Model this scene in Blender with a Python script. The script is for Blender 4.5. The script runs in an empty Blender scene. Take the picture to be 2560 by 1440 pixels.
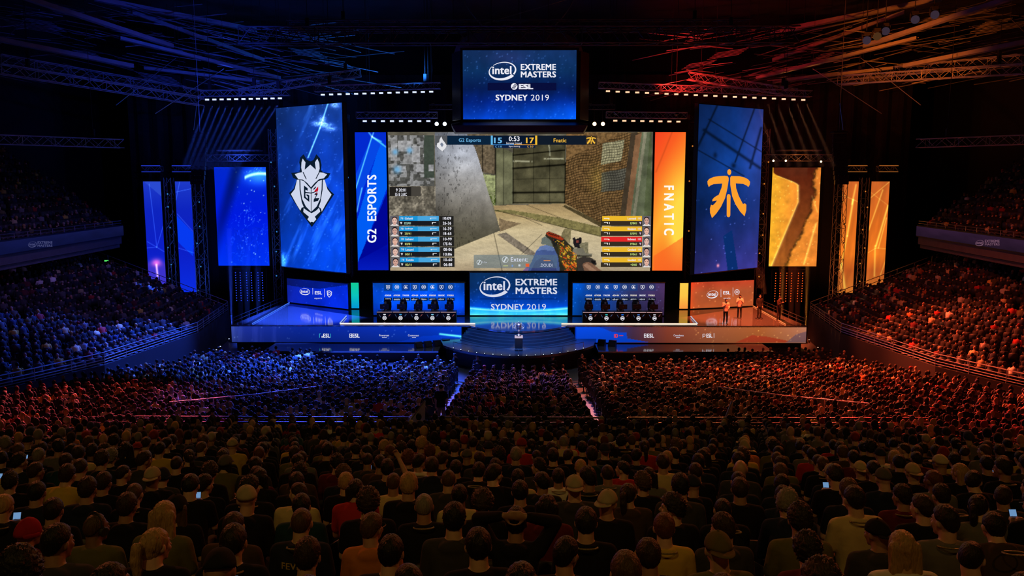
import bpy, bmesh, math, random
import numpy as np
from mathutils import Vector, Matrix, noise as mnoise
from math import pi, sin, cos, tan, atan, atan2, radians, sqrt

SC = bpy.context.scene
COL = SC.collection
random.seed(7)
RNG = np.random.default_rng(7)

# ------------------------------------------------------------------ camera
F_PX, PITCH, CAM_Z, YAW = 2050.0, radians(7.5), 12.0, atan(16 / 2050)
cam_d = bpy.data.cameras.new('camera')
cam_d.sensor_width = 36.0
cam_d.lens = F_PX / 2560 * 36.0
cam_d.clip_end = 400
cam = bpy.data.objects.new('camera', cam_d)
COL.objects.link(cam)
cam.location = (0, 0, CAM_Z)
cam.rotation_euler = (pi / 2 - PITCH, 0, YAW)
SC.camera = cam

# ------------------------------------------------------------------ world, view
SC.view_settings.view_transform = 'Standard'
SC.view_settings.look = 'None'
SC.view_settings.exposure = 0.0
SC.view_settings.gamma = 1.0
SC.view_settings.use_curve_mapping = False
wd = bpy.data.worlds.new('dark_hall')
SC.world = wd
wd.use_nodes = True
wd.node_tree.nodes['Background'].inputs[0].default_value = (0.25, 0.3, 0.5, 1)
wd.node_tree.nodes['Background'].inputs[1].default_value = 0.0008
SC.cycles.use_denoising = True
SC.cycles.max_bounces = 5
SC.cycles.diffuse_bounces = 2
SC.cycles.glossy_bounces = 3
SC.cycles.volume_bounces = 0
SC.cycles.sample_clamp_indirect = 4.0


def spot(name, loc, target, color, watts, angle=40, blend=0.6, radius=0.12):
    l = bpy.data.lights.new(name, 'SPOT')
    l.energy, l.color = watts, color
    l.spot_size, l.spot_blend, l.shadow_soft_size = radians(angle), blend, radius
    o = bpy.data.objects.new(name, l)
    COL.objects.link(o)
    o.location = loc
    d = Vector(target) - Vector(loc)
    o.rotation_euler = d.to_track_quat('-Z', 'Y').to_euler()
    return o


BLUE, RED, ORANGE, AMBER = (0.03, 0.10, 1.0), (1.0, 0.06, 0.02), (1.0, 0.24, 0.04), (1.0, 0.60, 0.14)
# washes thrown by the lamp rows over the stage onto the audience
spot('blue_wash', (-9.5, 55.3, 17.2), (-10, 46, 1.3), BLUE, 260000, 50)
spot('blue_wash', (-6.0, 55.3, 15.6), (-5.5, 43, 2.0), BLUE, 90000, 30)
spot('blue_wash', (-18, 55.3, 17.2), (-19, 47, 1.8), BLUE, 130000, 40)
spot('blue_wash', (-20, 55.3, 17.2), (-25.0, 42, 2.8), BLUE, 42000, 26)
spot('red_wash', (9.5, 55.3, 17.2), (8.5, 44, 1.8), (1.0, 0.16, 0.07), 75000, 42)
spot('red_wash', (15, 55.3, 17.2), (17, 42, 2.2), (1.0, 0.10, 0.03), 110000, 46)
spot('red_wash', (18, 55.3, 17.2), (23, 46, 2.8), (1.0, 0.10, 0.03), 52000, 40)
spot('red_wash', (19, 55.3, 17.2), (17.5, 28.5, 4.0), (1.0, 0.05, 0.03), 150000, 34)
spot('pink_wash', (-19, 55.3, 17.2), (-17.5, 27.5, 4.0), (1.0, 0.10, 0.12), 130000, 28)
spot('red_wash', (5.0, 55.3, 15.4), (1.0, 35, 2.8), (1.0, 0.22, 0.25), 18000, 26)
spot('aisle_wash', (-5, 55.3, 16.0), (-3.05, 36, 2.0), (0.10, 0.3, 1.0), 16000, 12)
spot('aisle_wash', (5, 55.3, 16.0), (3.05, 36, 2.0), (1.0, 0.45, 0.3), 10000, 12)
spot('blue_wash', (-12, 55.3, 17.2), (-9, 37, 3.0), (0.07, 0.10, 1.0), 110000, 34)
spot('violet_wash', (-5.2, 55.3, 15.4), (-1, 40, 2.5), (0.35, 0.16, 0.9), 50000, 22)
spot('red_wash', (5.2, 55.3, 15.4), (1.8, 39, 2.5), (1.0, 0.3, 0.35), 26000, 22)
spot('red_wash', (9, 55.3, 17.2), (9, 35, 3.0), (1.0, 0.2, 0.06), 60000, 34)
# amber house lights high under the roof, behind and above the near seats
spot('house_light', (-5, -4, 24), (-3, 13, 7), AMBER, 1150, 70, 1.0, 0.3)
spot('house_light', (6, -4, 24), (4, 13, 7), (1.0, 0.48, 0.09), 800, 70, 1.0, 0.3)
spot('house_light', (20, 30, 22), (10, 8, 8.5), (1.0, 0.19, 0.05), 9000, 60, 1.0, 0.3)
spot('house_light', (-20, 30, 22), (-9, 8, 8.5), (1.0, 0.22, 0.07), 7500, 60, 1.0, 0.3)
spot('house_light', (2, 42, 22), (0, 13, 7.5), (1.0, 0.40, 0.11), 5000, 60, 1.0, 0.3)
# dim house light over the side and upper tiers
spot('tier_light', (-20, 30, 23), (-33, 50, 9), (0.7, 0.45, 0.5), 260, 60, 1.0)
spot('tier_light', (20, 30, 23), (33, 50, 9), (1.0, 0.4, 0.18), 420, 60, 1.0)
spot('tier_light', (-14, 40, 22), (-25, 50, 4), (0.26, 0.15, 0.85), 5000, 60, 1.0)
spot('tier_light', (14, 40, 22), (25, 50, 4), (1.0, 0.11, 0.04), 8000, 60, 1.0)
# stage lamps
spot('stage_wash', (-17, 54, 17), (-16, 60.2, 2), BLUE, 170000, 36)
spot('stage_wash', (16, 54, 17), (16.5, 60, 2), (1.0, 0.12, 0.03), 90000, 36)
spot('stage_wash', (0, 44, 20), (0, 55, 1.5), (0.05, 0.22, 1.0), 50000, 26)
spot('presenter_light', (10, 46, 18), (15.5, 57.5, 3), (1.0, 0.45, 0.25), 2600, 16)
spot('crew_light', (0, 53, 20.5), (0, 51, 0.5), (0.5, 0.6, 0.8), 1800, 70, 1.0)
# coloured uplight into the roof steel
spot('roof_light', (-16, 46, 17.5), (-24, 62, 23), (0.02, 0.07, 1.0), 4800, 80, 1.0)
spot('roof_light', (-6, 56, 19), (-12, 64, 22.5), (0.02, 0.20, 1.0), 4200, 80, 1.0)
spot('roof_light', (9, 55, 18.5), (16, 64, 22.5), (1.0, 0.03, 0.02), 5500, 80, 1.0)
spot('roof_light', (20, 50, 17.5), (29, 60, 23), (1.0, 0.17, 0.012), 6000, 70, 1.0)
spot('roof_light', (0, 57, 18.8), (0, 60, 21.8), (0.45, 0.28, 0.8), 900, 110, 1.0)


# ------------------------------------------------------------------ geometry helpers
class MB:
    """collects faces, then links them as ONE mesh object"""
    def __init__(s):
        s.v, s.f, s.c = [], [], []

    def add(s, vs, fs, col=None):
        o = len(s.v)
        s.v.extend([tuple(p) for p in vs])
        s.f.extend([tuple(i + o for i in f) for f in fs])
        s.c.extend([col] * len(fs))
        return s

    def box(s, c, d, rz=0.0, col=None):
        x, y, z = d[0] / 2, d[1] / 2, d[2] / 2
        ca, sa = cos(rz), sin(rz)
        vs = []
        for sz in (-z, z):
            for sx, sy in ((-x, -y), (x, -y), (x, y), (-x, y)):
                vs.append((c[0] + sx * ca - sy * sa, c[1] + sx * sa + sy * ca, c[2] + sz))
        return s.add(vs, [(0, 3, 2, 1), (4, 5, 6, 7), (0, 1, 5, 4), (1, 2, 6, 5), (2, 3, 7, 6), (3, 0, 4, 7)], col)

    def tube(s, p, q, r, n=6, r2=None, col=None):
        p, q = Vector(p), Vector(q)
        d = q - p
        if d.length < 1e-6:
            return s
        a = d.normalized()
        u = a.cross(Vector((0, 0, 1)) if abs(a.z) < .9 else Vector((1, 0, 0))).normalized()
        w = a.cross(u)
        r2 = r if r2 is None else r2
        vs = []
        for c, rr in ((p, r), (q, r2)):
            for i in range(n):
                t = 2 * pi * i / n
                vs.append(c + (u * cos(t) + w * sin(t)) * rr)
        fs = [(i, (i + 1) % n, n + (i + 1) % n, n + i) for i in range(n)]
        fs += [tuple(range(n - 1, -1, -1)), tuple(range(n, 2 * n))]
        return s.add(vs, fs, col)

    def path(s, pts, r, n=6):
        for a, b in zip(pts, pts[1:]):
            s.tube(a, b, r, n)
        return s

    def loft(s, rings, cap=True, col=None):
        n = len(rings[0])
        vs = [p for r in rings for p in r]
        fs = []
        for k in range(len(rings) - 1):
            for i in range(n):
                fs.append((k * n + i, k * n + (i + 1) % n, (k + 1) * n + (i + 1) % n, (k + 1) * n + i))
        if cap:
            fs.append(tuple(range(n - 1, -1, -1)))
            fs.append(tuple(range((len(rings) - 1) * n, len(rings) * n)))
        return s.add(vs, fs, col)

    def lathe(s, prof, c=(0, 0, 0), n=20, col=None):
        return s.loft([[(c[0] + r * cos(2 * pi * i / n), c[1] + r * sin(2 * pi * i / n), c[2] + z) for i in range(n)] for r, z in prof], True, col)

    def ell(s, c, r, n=12, m=8, rot=None, col=None):
        vs, fs = [], []
        for j in range(m + 1):
            th = pi * j / m
            for i in range(n):
                ph = 2 * pi * i / n
                p = Vector((r[0] * sin(th) * cos(ph), r[1] * sin(th) * sin(ph), r[2] * cos(th)))
                if rot is not None:
                    p = rot @ p
                vs.append((c[0] + p.x, c[1] + p.y, c[2] + p.z))
        for j in range(m):
            for i in range(n):
                fs.append((j * n + i, (j + 1) * n + i, (j + 1) * n + (i + 1) % n, j * n + (i + 1) % n))
        return s.add(vs, fs, col)

    def cap(s, p, q, r1, r2, n=10, m=3, flat=1.0, col=None):
        """tapered capsule with rounded ends; flat squeezes it along y"""
        p, q = Vector(p), Vector(q)
        a = (q - p).normalized()
        u = a.cross(Vector((0, 1, 0)) if abs(a.y) < .9 else Vector((1, 0, 0))).normalized()
        w = a.cross(u)
        rings = []
        for k in range(m + 1):
            t = pi / 2 * k / m
            rings.append((p - a * r1 * cos(t), max(r1 * sin(t), 1e-4)))
        for k in range(m + 1):
            t = pi / 2 * k / m
            rings.append((q + a * r2 * sin(t), max(r2 * cos(t), 1e-4)))
        out = []
        for c, r in rings:
            out.append([c + u * cos(2 * pi * i / n) * r + w * sin(2 * pi * i / n) * r * flat for i in range(n)])
        return s.loft(out, True, col)

    def mesh(s, name):
        me = bpy.data.meshes.new(name)
        me.from_pydata(s.v, [], s.f)
        if any(c is not None for c in s.c):
            put_colors(me, s.c)
        return me

    def build(s, name, mat=None, parent=None, smooth=False, loc=None):
        me = s.mesh(name)
        if smooth:
            me.shade_smooth()
        return link(name, me, mat, parent, loc)


def put_colors(me, facecols):
    at = me.color_attributes.new('px', 'FLOAT_COLOR', 'CORNER')
    n = np.array([p.loop_total for p in me.polygons])
    c = np.array([(0, 0, 0) if f is None else f for f in facecols], dtype=np.float32)
    c = np.concatenate([c, np.ones((len(c), 1), np.float32)], 1)
    at.data.foreach_set('color', np.repeat(c, n, 0).ravel())


def link(name, data, mat=None, parent=None, loc=None):
    o = bpy.data.objects.new(name, data)
    COL.objects.link(o)
    if mat is not None and data is not None and not data.materials:
        data.materials.append(mat)
    if parent is not None:
        o.parent = parent
    if loc is not None:
        o.location = loc
    return o


def thing(name, label, cat, loc=(0, 0, 0), rz=0.0, group=None):
    o = bpy.data.objects.new(name, None)
    o.empty_display_size = 0.1
    COL.objects.link(o)
    o.location = loc
    o.rotation_euler = (0, 0, rz)
    return tag(o, label, cat, group)


def tag(o, label, cat, group=None, kind=None):
    o['label'], o['category'] = label, cat
    if group:
        o['group'] = group
    o['kind'] = kind or 'thing'
    return o


KIDS = {}


def copy_tree(o, parent=None):
    c = o.copy()
    COL.objects.link(c)
    if parent is not None:
        c.parent = parent
    for ch in o.children:
        copy_tree(ch, c)
    return c


ORD = ['first', 'second', 'third', 'fourth', 'fifth', 'sixth', 'seventh', 'eighth', 'ninth', 'tenth', 'eleventh', 'twelfth', 'thirteenth', 'fourteenth',
       'fifteenth', 'sixteenth', 'seventeenth', 'eighteenth', 'nineteenth', 'twentieth']
ORD += ['twenty-' + w for w in ORD[:9]] + ['thirtieth'] + ['thirty-' + w for w in ORD[:9]] + ['fortieth'] + ['forty-' + w for w in ORD[:9]]


# ------------------------------------------------------------------ materials
def lin(c):
    c = np.asarray(c, dtype=np.float64) / 255.0
    return np.where(c <= .04045, c / 12.92, ((c + .055) / 1.055) ** 2.4)


def L(*c):
    return tuple(float(x) for x in lin(c))


MATS = {}


def M(name, color, rough=0.6, metal=0.0, var=0.15, scale=6.0, bump=0.0, ior=1.45, objcolor=False, attr=None, spec=.5):
    if name in MATS:
        return MATS[name]
    m = bpy.data.materials.new(name)
    m.use_nodes = True
    nt = m.node_tree
    b = nt.nodes['Principled BSDF']
    b.inputs['Roughness'].default_value = rough
    b.inputs['Metallic'].default_value = metal
    b.inputs['IOR'].default_value = ior
    b.inputs['Specular IOR Level'].default_value = spec
    tc = nt.nodes.new('ShaderNodeTexCoord')
    nz = nt.nodes.new('ShaderNodeTexNoise')
    nz.inputs['Scale'].default_value = scale
    nz.inputs['Detail'].default_value = 4
    nt.links.new(tc.outputs['Object'], nz.inputs['Vector'])
    mr = nt.nodes.new('ShaderNodeMapRange')
    mr.inputs['To Min'].default_value, mr.inputs['To Max'].default_value = 1 - var, 1 + var
    nt.links.new(nz.outputs['Fac'], mr.inputs['Value'])
    mx = nt.nodes.new('ShaderNodeMix')
    mx.data_type, mx.blend_type = 'RGBA', 'MULTIPLY'
    mx.inputs['Factor'].default_value = 1.0
    mx.inputs[6].default_value = (*color, 1)
    if objcolor:
        oi = nt.nodes.new('ShaderNodeObjectInfo')
        nt.links.new(oi.outputs['Color'], mx.inputs[6])
    if attr:
        va = nt.nodes.new('ShaderNodeVertexColor')
        va.layer_name = attr
        if objcolor:
            m2 = nt.nodes.new('ShaderNodeMix')
            m2.data_type, m2.blend_type = 'RGBA', 'MULTIPLY'
            m2.inputs['Factor'].default_value = 1.0
            nt.links.new(oi.outputs['Color'], m2.inputs[6])
            nt.links.new(va.outputs['Color'], m2.inputs[7])
            nt.links.new(m2.outputs[2], mx.inputs[6])
        else:
            nt.links.new(va.outputs['Color'], mx.inputs[6])
    nt.links.new(mr.outputs['Result'], mx.inputs[7])
    nt.links.new(mx.outputs[2], b.inputs['Base Color'])
    if bump:
        bp = nt.nodes.new('ShaderNodeBump')
        bp.inputs['Strength'].default_value = bump
        bp.inputs['Distance'].default_value = 0.02
        nt.links.new(nz.outputs['Fac'], bp.inputs['Height'])
        nt.links.new(bp.outputs['Normal'], b.inputs['Normal'])
    MATS[name] = m
    return m


def E(name, color, strength=1.0, attr=None, sampled=True):
    if name in MATS:
        return MATS[name]
    m = bpy.data.materials.new(name)
    m.use_nodes = True
    nt = m.node_tree
    nt.nodes.remove(nt.nodes['Principled BSDF'])
    e = nt.nodes.new('ShaderNodeEmission')
    e.inputs['Color'].default_value = (*color, 1)
    e.inputs['Strength'].default_value = strength
    if attr:
        va = nt.nodes.new('ShaderNodeVertexColor')
        va.layer_name = attr
        nt.links.new(va.outputs['Color'], e.inputs['Color'])
    nt.links.new(e.outputs[0], nt.nodes['Material Output'].inputs['Surface'])
    if not sampled:
        m.cycles.emission_sampling = 'NONE'
    MATS[name] = m
    return m


PIX = E('led_display_pixels', (1, 1, 1), 1.0, 'px')
PIX_SMALL = E('led_lettering_pixels', (1, 1, 1), 1.0, 'px', sampled=False)
BLACK = M('matt_black_steel', (0.012, 0.012, 0.014), 0.55, 0.3)
BLACKCLOTH = M('black_drape', (0.006, 0.006, 0.008), 0.9, 0, .3, 3, .3)
ALU = M('truss_aluminium', (0.34, 0.34, 0.36), 0.4, 0.4, .2)
DARKALU = M('painted_truss_steel', (0.05, 0.05, 0.055), 0.45, 0.5, .2)
ROOFSTEEL = M('roof_steel', (0.20, 0.20, 0.22), 0.5, 0.3, .35, 1.5)
CONCRETE = M('tier_concrete', (0.10, 0.10, 0.105), 0.85, 0, .3, 2.0, .2)
FLOORM = M('arena_floor', (0.09, 0.094, 0.105), 0.35, 0, .35, 1.2, .1)
DECK = M('gloss_stage_deck', (0.07, 0.072, 0.08), 0.09, 0.0, .2, 1.0, 0, ior=3.4)
STEPM = M('stage_step_black', (0.05, 0.055, 0.07), 0.25, 0, .2, 2, 0, ior=1.8)
RAILM = M('handrail_steel', (0.45, 0.45, 0.48), 0.3, 0.8, .1)
WALLM = M('hall_wall_black', (0.014, 0.014, 0.018), 0.8, 0, .3, .6)
CEILM = M('roof_sheet', (0.035, 0.035, 0.04), 0.7, 0.1, .6, .5)
PLASTIC = M('black_plastic', (0.015, 0.015, 0.017), 0.4)


# ------------------------------------------------------------------ pixel -> place (the display contents are transcribed onto each display's own plane)
def ray(px, py):
    a, b = (np.asarray(px, float) - 1280) / F_PX, -(np.asarray(py, float) - 720) / F_PX
    yf, z = cos(PITCH) + b * sin(PITCH), -sin(PITCH) + b * cos(PITCH)
    return a * cos(YAW) - yf * sin(YAW), a * sin(YAW) + yf * cos(YAW), z


def at(px, py, Y):
    x, y, z = ray(px, py)
    t = Y / y
    return (float(x * t), float(Y), float(CAM_Z + z * t))


def project(x, y, z):
    xr, yf, zz = x * cos(YAW) + y * sin(YAW), -x * sin(YAW) + y * cos(YAW), z - CAM_Z
    d = yf * cos(PITCH) - zz * sin(PITCH)
    u = yf * sin(PITCH) + zz * cos(PITCH)
    return 1280 + F_PX * xr / d, 720 - F_PX * u / d, d


class Screen:
    """an LED wall: a shallow black cabinet and a glowing face. a, b: its lower left and lower right corner (x, y) seen from the hall; z0..z1"""
    def __init__(s, name, label, cat, a, b, z0, z1, painter=None, n=(60, 60), depth=.25, group=None, frame=.06, part=None, cabinet=BLACK, pixmat=None):
        s.a, s.b, s.z0, s.z1 = Vector((a[0], a[1], z0)), Vector((b[0], b[1], z0)), z0, z1
        s.ux = s.b - s.a
        s.w = s.ux.length
        s.h = z1 - z0
        s.ex = s.ux.normalized()
        s.nrm = s.ex.cross(Vector((0, 0, 1)))   # towards the hall
        if s.nrm.y > 0 and abs(s.nrm.y) > .3:
            s.nrm = -s.nrm
        mid = (s.a + s.b) / 2
        if part is None:
            s.root = thing(name, label, cat, (mid.x, mid.y, z0), 0, group)
        else:
            s.root = part
        s.off = s.root.matrix_basis.translation.copy()
        f = frame
        A, B = s.a - s.ex * f, s.b + s.ex * f
        bk = -s.nrm * depth
        fr = -s.nrm * .015
        lo, hi = Vector((0, 0, -f)), Vector((0, 0, s.h + f))
        vs = [A + fr + lo, B + fr + lo, B + fr + hi, A + fr + hi, A + bk + lo, B + bk + lo, B + bk + hi, A + bk + hi]
        MB().add([v - s.off for v in vs], [(0, 1, 2, 3), (5, 4, 7, 6), (4, 0, 3, 7), (1, 5, 6, 2), (3, 2, 6, 7), (4, 5, 1, 0)]).build('cabinet', cabinet, s.root)
        if painter is not None:
            s.display('display', s.a, s.b, z0, z1, painter, n, 0.0, pixmat)

    def display(s, name, a, b, z0, z1, painter, n, lift=0.0, pixmat=None):
        nx, ny = n
        U, V = np.meshgrid(np.linspace(0, 1, nx + 1), np.linspace(0, 1, ny + 1))
        a, b = np.array(a), np.array(b)
        X = a[0] + (b[0] - a[0]) * U + s.nrm.x * lift
        Y = a[1] + (b[1] - a[1]) * U + s.nrm.y * lift
        Z = z1 + (z0 - z1) * V
        px, py, _ = project(X, Y, Z)
        rgb = lin(np.clip(painter(px, py, U, V), 0, 255))
        me = bpy.data.meshes.new(name)
        idx = np.arange((nx + 1) * (ny + 1)).reshape(ny + 1, nx + 1)
        q = np.stack([idx[1:, :-1], idx[1:, 1:], idx[:-1, 1:], idx[:-1, :-1]], -1).reshape(-1, 4)
        co = np.stack([X - s.off.x, Y - s.off.y, Z - s.off.z], -1).reshape(-1, 3)
        fill_mesh(me, co, q, rgb.reshape(-1, 3), 'px')
        return link(name, me, pixmat or PIX, s.root)

    def on(s, px, py, lift=0.02):
        rx, ry, rz = ray(px, py)
        n, o = s.nrm, s.a + s.nrm * lift
        t = (n.x * o.x + n.y * o.y + n.z * (o.z - CAM_Z)) / (n.x * rx + n.y * ry + n.z * rz)
        return np.stack([rx * t, ry * t, CAM_Z + rz * t], -1) - np.array(s.off)

    def polys(s, name, items, lift=0.02, parent=None, mat=None):
        mb = MB()
        for k, (pts, c) in enumerate(items):
            p = np.array(pts, float)
            q = s.on(p[:, 0], p[:, 1], lift + .0004 * k)
            mb.add(q, [tuple(range(len(q)))], L(*c))
        return mb.build(name, mat or PIX_SMALL, parent or s.root)

    def text(s, name, items, lift=0.03, parent=None):
        """items: (string, box in the picture's frame, colour, boldness, turn)"""
        mb = MB()
        for it in items:
            body, (x0, y0, x1, y1), c = it[:3]
            bold = it[3] if len(it) > 3 else 0.0
            turn = it[4] if len(it) > 4 else 0
            v, f = glyphs(body, bold)
            S, T = v[:, 0], v[:, 1]
            if turn == 0:
                px, py = x0 + S * (x1 - x0), y1 - T * (y1 - y0)
            elif turn == 90:
                px, py = x0 + (1 - T) * (x1 - x0), y1 - S * (y1 - y0)
            else:
                px, py = x0 + T * (x1 - x0), y0 + S * (y1 - y0)
            q = s.on(px, py, lift)
            mb.add(q, f, L(*c))
        return mb.build(name, PIX_SMALL, parent or s.root)


def fill_mesh(me, co, quads, rgb=None, attr='px', domain='POINT'):
    me.vertices.add(len(co))
    me.vertices.foreach_set('co', np.asarray(co, np.float32).ravel())
    k = quads.shape[1]
    me.loops.add(quads.size)
    me.loops.foreach_set('vertex_index', quads.astype(np.int32).ravel())
    me.polygons.add(len(quads))
    me.polygons.foreach_set('loop_start', np.arange(0, quads.size, k, dtype=np.int32))
    me.polygons.foreach_set('loop_total', np.full(len(quads), k, np.int32))
    me.update(calc_edges=True)
    if rgb is not None:
        at_ = me.color_attributes.new(attr, 'FLOAT_COLOR', domain)
        at_.data.foreach_set('color', np.concatenate([rgb, np.ones((len(rgb), 1))], 1).astype(np.float32).ravel())


GLY = {}


def glyphs(body, bold=0.0):
    key = (body, bold)
    if key not in GLY:
        c = bpy.data.curves.new('lettering', 'FONT')
        c.body, c.size, c.resolution_u = body, 1.0, 3
        c.space_character = 1.06
        o = bpy.data.objects.new('lettering', c)
        COL.objects.link(o)
        me = o.to_mesh()
        v = np.array([p.co[:2] for p in me.vertices])
        f = [tuple(p.vertices) for p in me.polygons]
        o.to_mesh_clear()
        bpy.data.objects.remove(o)
        bpy.data.curves.remove(c)
        if bold:
            n, vv, ff = len(v), [], []
            for k, (dx, dy) in enumerate(((-bold, -bold * .5), (bold, -bold * .5), (-bold, bold * .5), (bold, bold * .5))):
                vv.append(v + np.array([dx, dy]))
                ff += [tuple(i + k * n for i in q) for q in f]
            v, f = np.concatenate(vv), ff
        v = (v - v.min(0)) / (v.max(0) - v.min(0))
        GLY[key] = (v, f)
    return GLY[key]


# ------------------------------------------------------------------ noise and paint for the pictures shown on the displays
def h2(i, j, s):
    n = np.sin(i * 127.1 + j * 311.7 + s * 74.7) * 43758.5453
    return n - np.floor(n)


def vn(x, y, s=0):
    i, j = np.floor(x), np.floor(y)
    u, v = x - i, y - j
    u, v = u * u * (3 - 2 * u), v * v * (3 - 2 * v)
    return (h2(i, j, s) * (1 - u) + h2(i + 1, j, s) * u) * (1 - v) + (h2(i, j + 1, s) * (1 - u) + h2(i + 1, j + 1, s) * u) * v


def fbm(x, y, s=0, o=4):
    t, a = 0, .5
    for k in range(o):
        t = t + a * vn(x * 2 ** k, y * 2 ** k, s + k)
        a *= .5
    return t


def sst(a, b, x):
    t = np.clip((x - a) / (b - a), 0, 1)
    return t * t * (3 - 2 * t)


def mix(a, b, t):
    return np.asarray(a, float) * (1 - t[..., None]) + np.asarray(b, float) * t[..., None]


def grad(t, stops):
    xs = [q[0] for q in stops]
    return np.stack([np.interp(t, xs, [q[1][k] for q in stops]) for k in range(3)], -1)


def inside(X, Y, pts):
    r = np.zeros(X.shape, bool)
    n = len(pts)
    for k in range(n):
        (x1, y1), (x2, y2) = pts[k], pts[(k + 1) % n]
        if y1 == y2:
            continue
        c = ((y1 > Y) != (y2 > Y)) & (X < (x2 - x1) * (Y - y1) / (y2 - y1) + x1)
        r ^= c
    return r


def seg(X, Y, p, q, w):
    """soft line, 1 on the line"""
    dx, dy = q[0] - p[0], q[1] - p[1]
    t = np.clip(((X - p[0]) * dx + (Y - p[1]) * dy) / (dx * dx + dy * dy), 0, 1)
    d = np.hypot(X - p[0] - t * dx, Y - p[1] - t * dy)
    return np.exp(-(d / w) ** 2)


def blob(X, Y, x, y, rx, ry):
    return np.exp(-((X - x) / rx) ** 2 - ((Y - y) / ry) ** 2)


def sparkle(X, Y, s, cell=7.0, thr=.93):
    i, j = np.floor(X / cell), np.floor(Y / cell)
    on = h2(i, j, s) > thr
    cx, cy = (i + h2(i, j, s + 1)) * cell, (j + h2(i, j, s + 2)) * cell
    return on * np.exp(-((X - cx) ** 2 + (Y - cy) ** 2) / 2.2) * h2(i, j, s + 3)


def add(c, col, t):
    return c + np.asarray(col, float) * t[..., None]


# ================================================================== THE SETTING
def structure(o):
    o['kind'] = 'structure'
    return o


RAIL = [(30.5, 26), (24.4, 38), (22.25, 43), (20.85, 52.5), (22.0, 61.5)]     # inner edge of the side tiers, mirrored


def rail_at(Y):
    return float(np.interp(Y, [p[1] for p in RAIL], [p[0] for p in RAIL]))


def z_floor(Y):
    return max(0.0, min(48.5 - Y, 22.6)) * .133


def z_tier(Y):
    return 3.55 + (24.0 - Y) * .254


structure(MB().box((0, 40, -.1), (150, 110, .2)).build('floor', FLOORM))
# raked floor seating: a shallow ramp
mb = MB()
mb.add([(-32, 48.5, 0.005), (32, 48.5, 0.005), (32, 25.9, z_floor(25.9)), (-32, 25.9, z_floor(25.9)), (-32, 25.9, 0), (32, 25.9, 0)],
       [(0, 3, 2, 1), (3, 4, 5, 2), (0, 4, 3), (1, 2, 5), (0, 1, 5, 4)])
structure(mb.build('floor_ramp', FLOORM))
NEAR_ROWS = [4.15 + .95 * k for k in range(22)]
mb = MB()
for k, y in enumerate(NEAR_ROWS):
    z = z_tier(y)
    mb.box((0, y + .0, (z - .8) / 1 + .4 - .0), (44, .95, .8))
mb.box((0, 1.0, 7.6), (44, 5.3, 2.0))
structure(mb.build('floor_near_tier', CONCRETE))


def side_tier(sx, name, off0, n, pitch, z0, rise, y0, y1):
    mb = MB()
    ys = [y for y in [p[1] for p in RAIL] if y0 < y < y1] + [y0, y1]
    ys = sorted(ys)
    for r in range(n):
        a, b = off0 + pitch * r, off0 + pitch * (r + 1)
        z = z0 + rise * r
        for p, q in zip(ys, ys[1:]):
            x = [rail_at(p), rail_at(q)]
            c = [(sx * (x[0] + a), p), (sx * (x[1] + a), q), (sx * (x[1] + b), q), (sx * (x[0] + b), p)]
            vs = [(u, v, z) for u, v in c] + [(u, v, z - .7) for u, v in c]
            mb.add(vs, [(0, 1, 2, 3), (7, 6, 5, 4), (0, 4, 5, 1), (1, 5, 6, 2), (2, 6, 7, 3), (3, 7, 4, 0)])
    return structure(mb.build(name, CONCRETE))


for sx, side in ((-1, 'left'), (1, 'right')):
    side_tier(sx, 'floor_lower_tier_' + side, .15, 12, .85, 1.75, .34, 27, 61.3)
    # parapet wall under the handrail
    mb = MB()
    for (xa, ya), (xb, yb) in zip(RAIL, RAIL[1:]):
        d = .12
        vs = [(sx * xa, ya, 0), (sx * xb, yb, 0), (sx * (xb + d), yb, 0), (sx * (xa + d), ya, 0)]
        vs += [(v[0], v[1], 2.15) for v in vs]
        mb.add(vs, [(0, 1, 5, 4), (1, 2, 6, 5), (2, 3, 7, 6), (3, 0, 4, 7), (4, 5, 6, 7), (3, 2, 1, 0)])
    structure(mb.build('wall_parapet_' + side, WALLM))
    # end wall of the lower tier, stepping up with the rows
    mb = MB()
    mb.add([(sx * 22.1, 61.4, 0), (sx * 32.5, 61.4, 0), (sx * 32.5, 61.4, 6.2), (sx * 22.1, 61.4, 2.15),
            (sx * 22.1, 61.6, 0), (sx * 32.5, 61.6, 0), (sx * 32.5, 61.6, 6.2), (sx * 22.1, 61.6, 2.15)],
           [(0, 1, 2, 3), (7, 6, 5, 4), (3, 2, 6, 7), (0, 3, 7, 4), (1, 5, 6, 2)])
    structure(mb.build('wall_tier_end_' + side, WALLM))
    # upper tier on its balcony slab
    mb = MB()
    bx = lambda Y: float(np.interp(Y, [24, 45, 61], [26.6, 28.5, 29.5]))
    for r in range(13):
        z = 8.0 + .57 * r
        for p, q in ((24, 45), (45, 61)):
            c = [(sx * (bx(p) + .15 + .82 * r), p), (sx * (bx(q) + .15 + .82 * r), q), (sx * (bx(q) + .97 + .82 * r), q), (sx * (bx(p) + .97 + .82 * r), p)]
            vs = [(u, v, z) for u, v in c] + [(u, v, z - .7) for u, v in c]
            mb.add(vs, [(0, 1, 2, 3), (7, 6, 5, 4), (0, 4, 5, 1), (1, 5, 6, 2), (2, 6, 7, 3), (3, 7, 4, 0)])
    structure(mb.build('floor_upper_tier_' + side, CONCRETE))
    structure(MB().box((sx * 44, 45, 13), (.4, 100, 26)).build('wall_' + side, WALLM))
structure(MB().box((0, 88, 13), (90, .4, 27)).build('wall_back', BLACKCLOTH))
structure(MB().box((0, -8, 13), (90, .4, 27)).build('wall_front', WALLM))
structure(MB().box((0, 40, 26.6), (90, 98, .3)).build('ceiling', CEILM))
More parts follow.
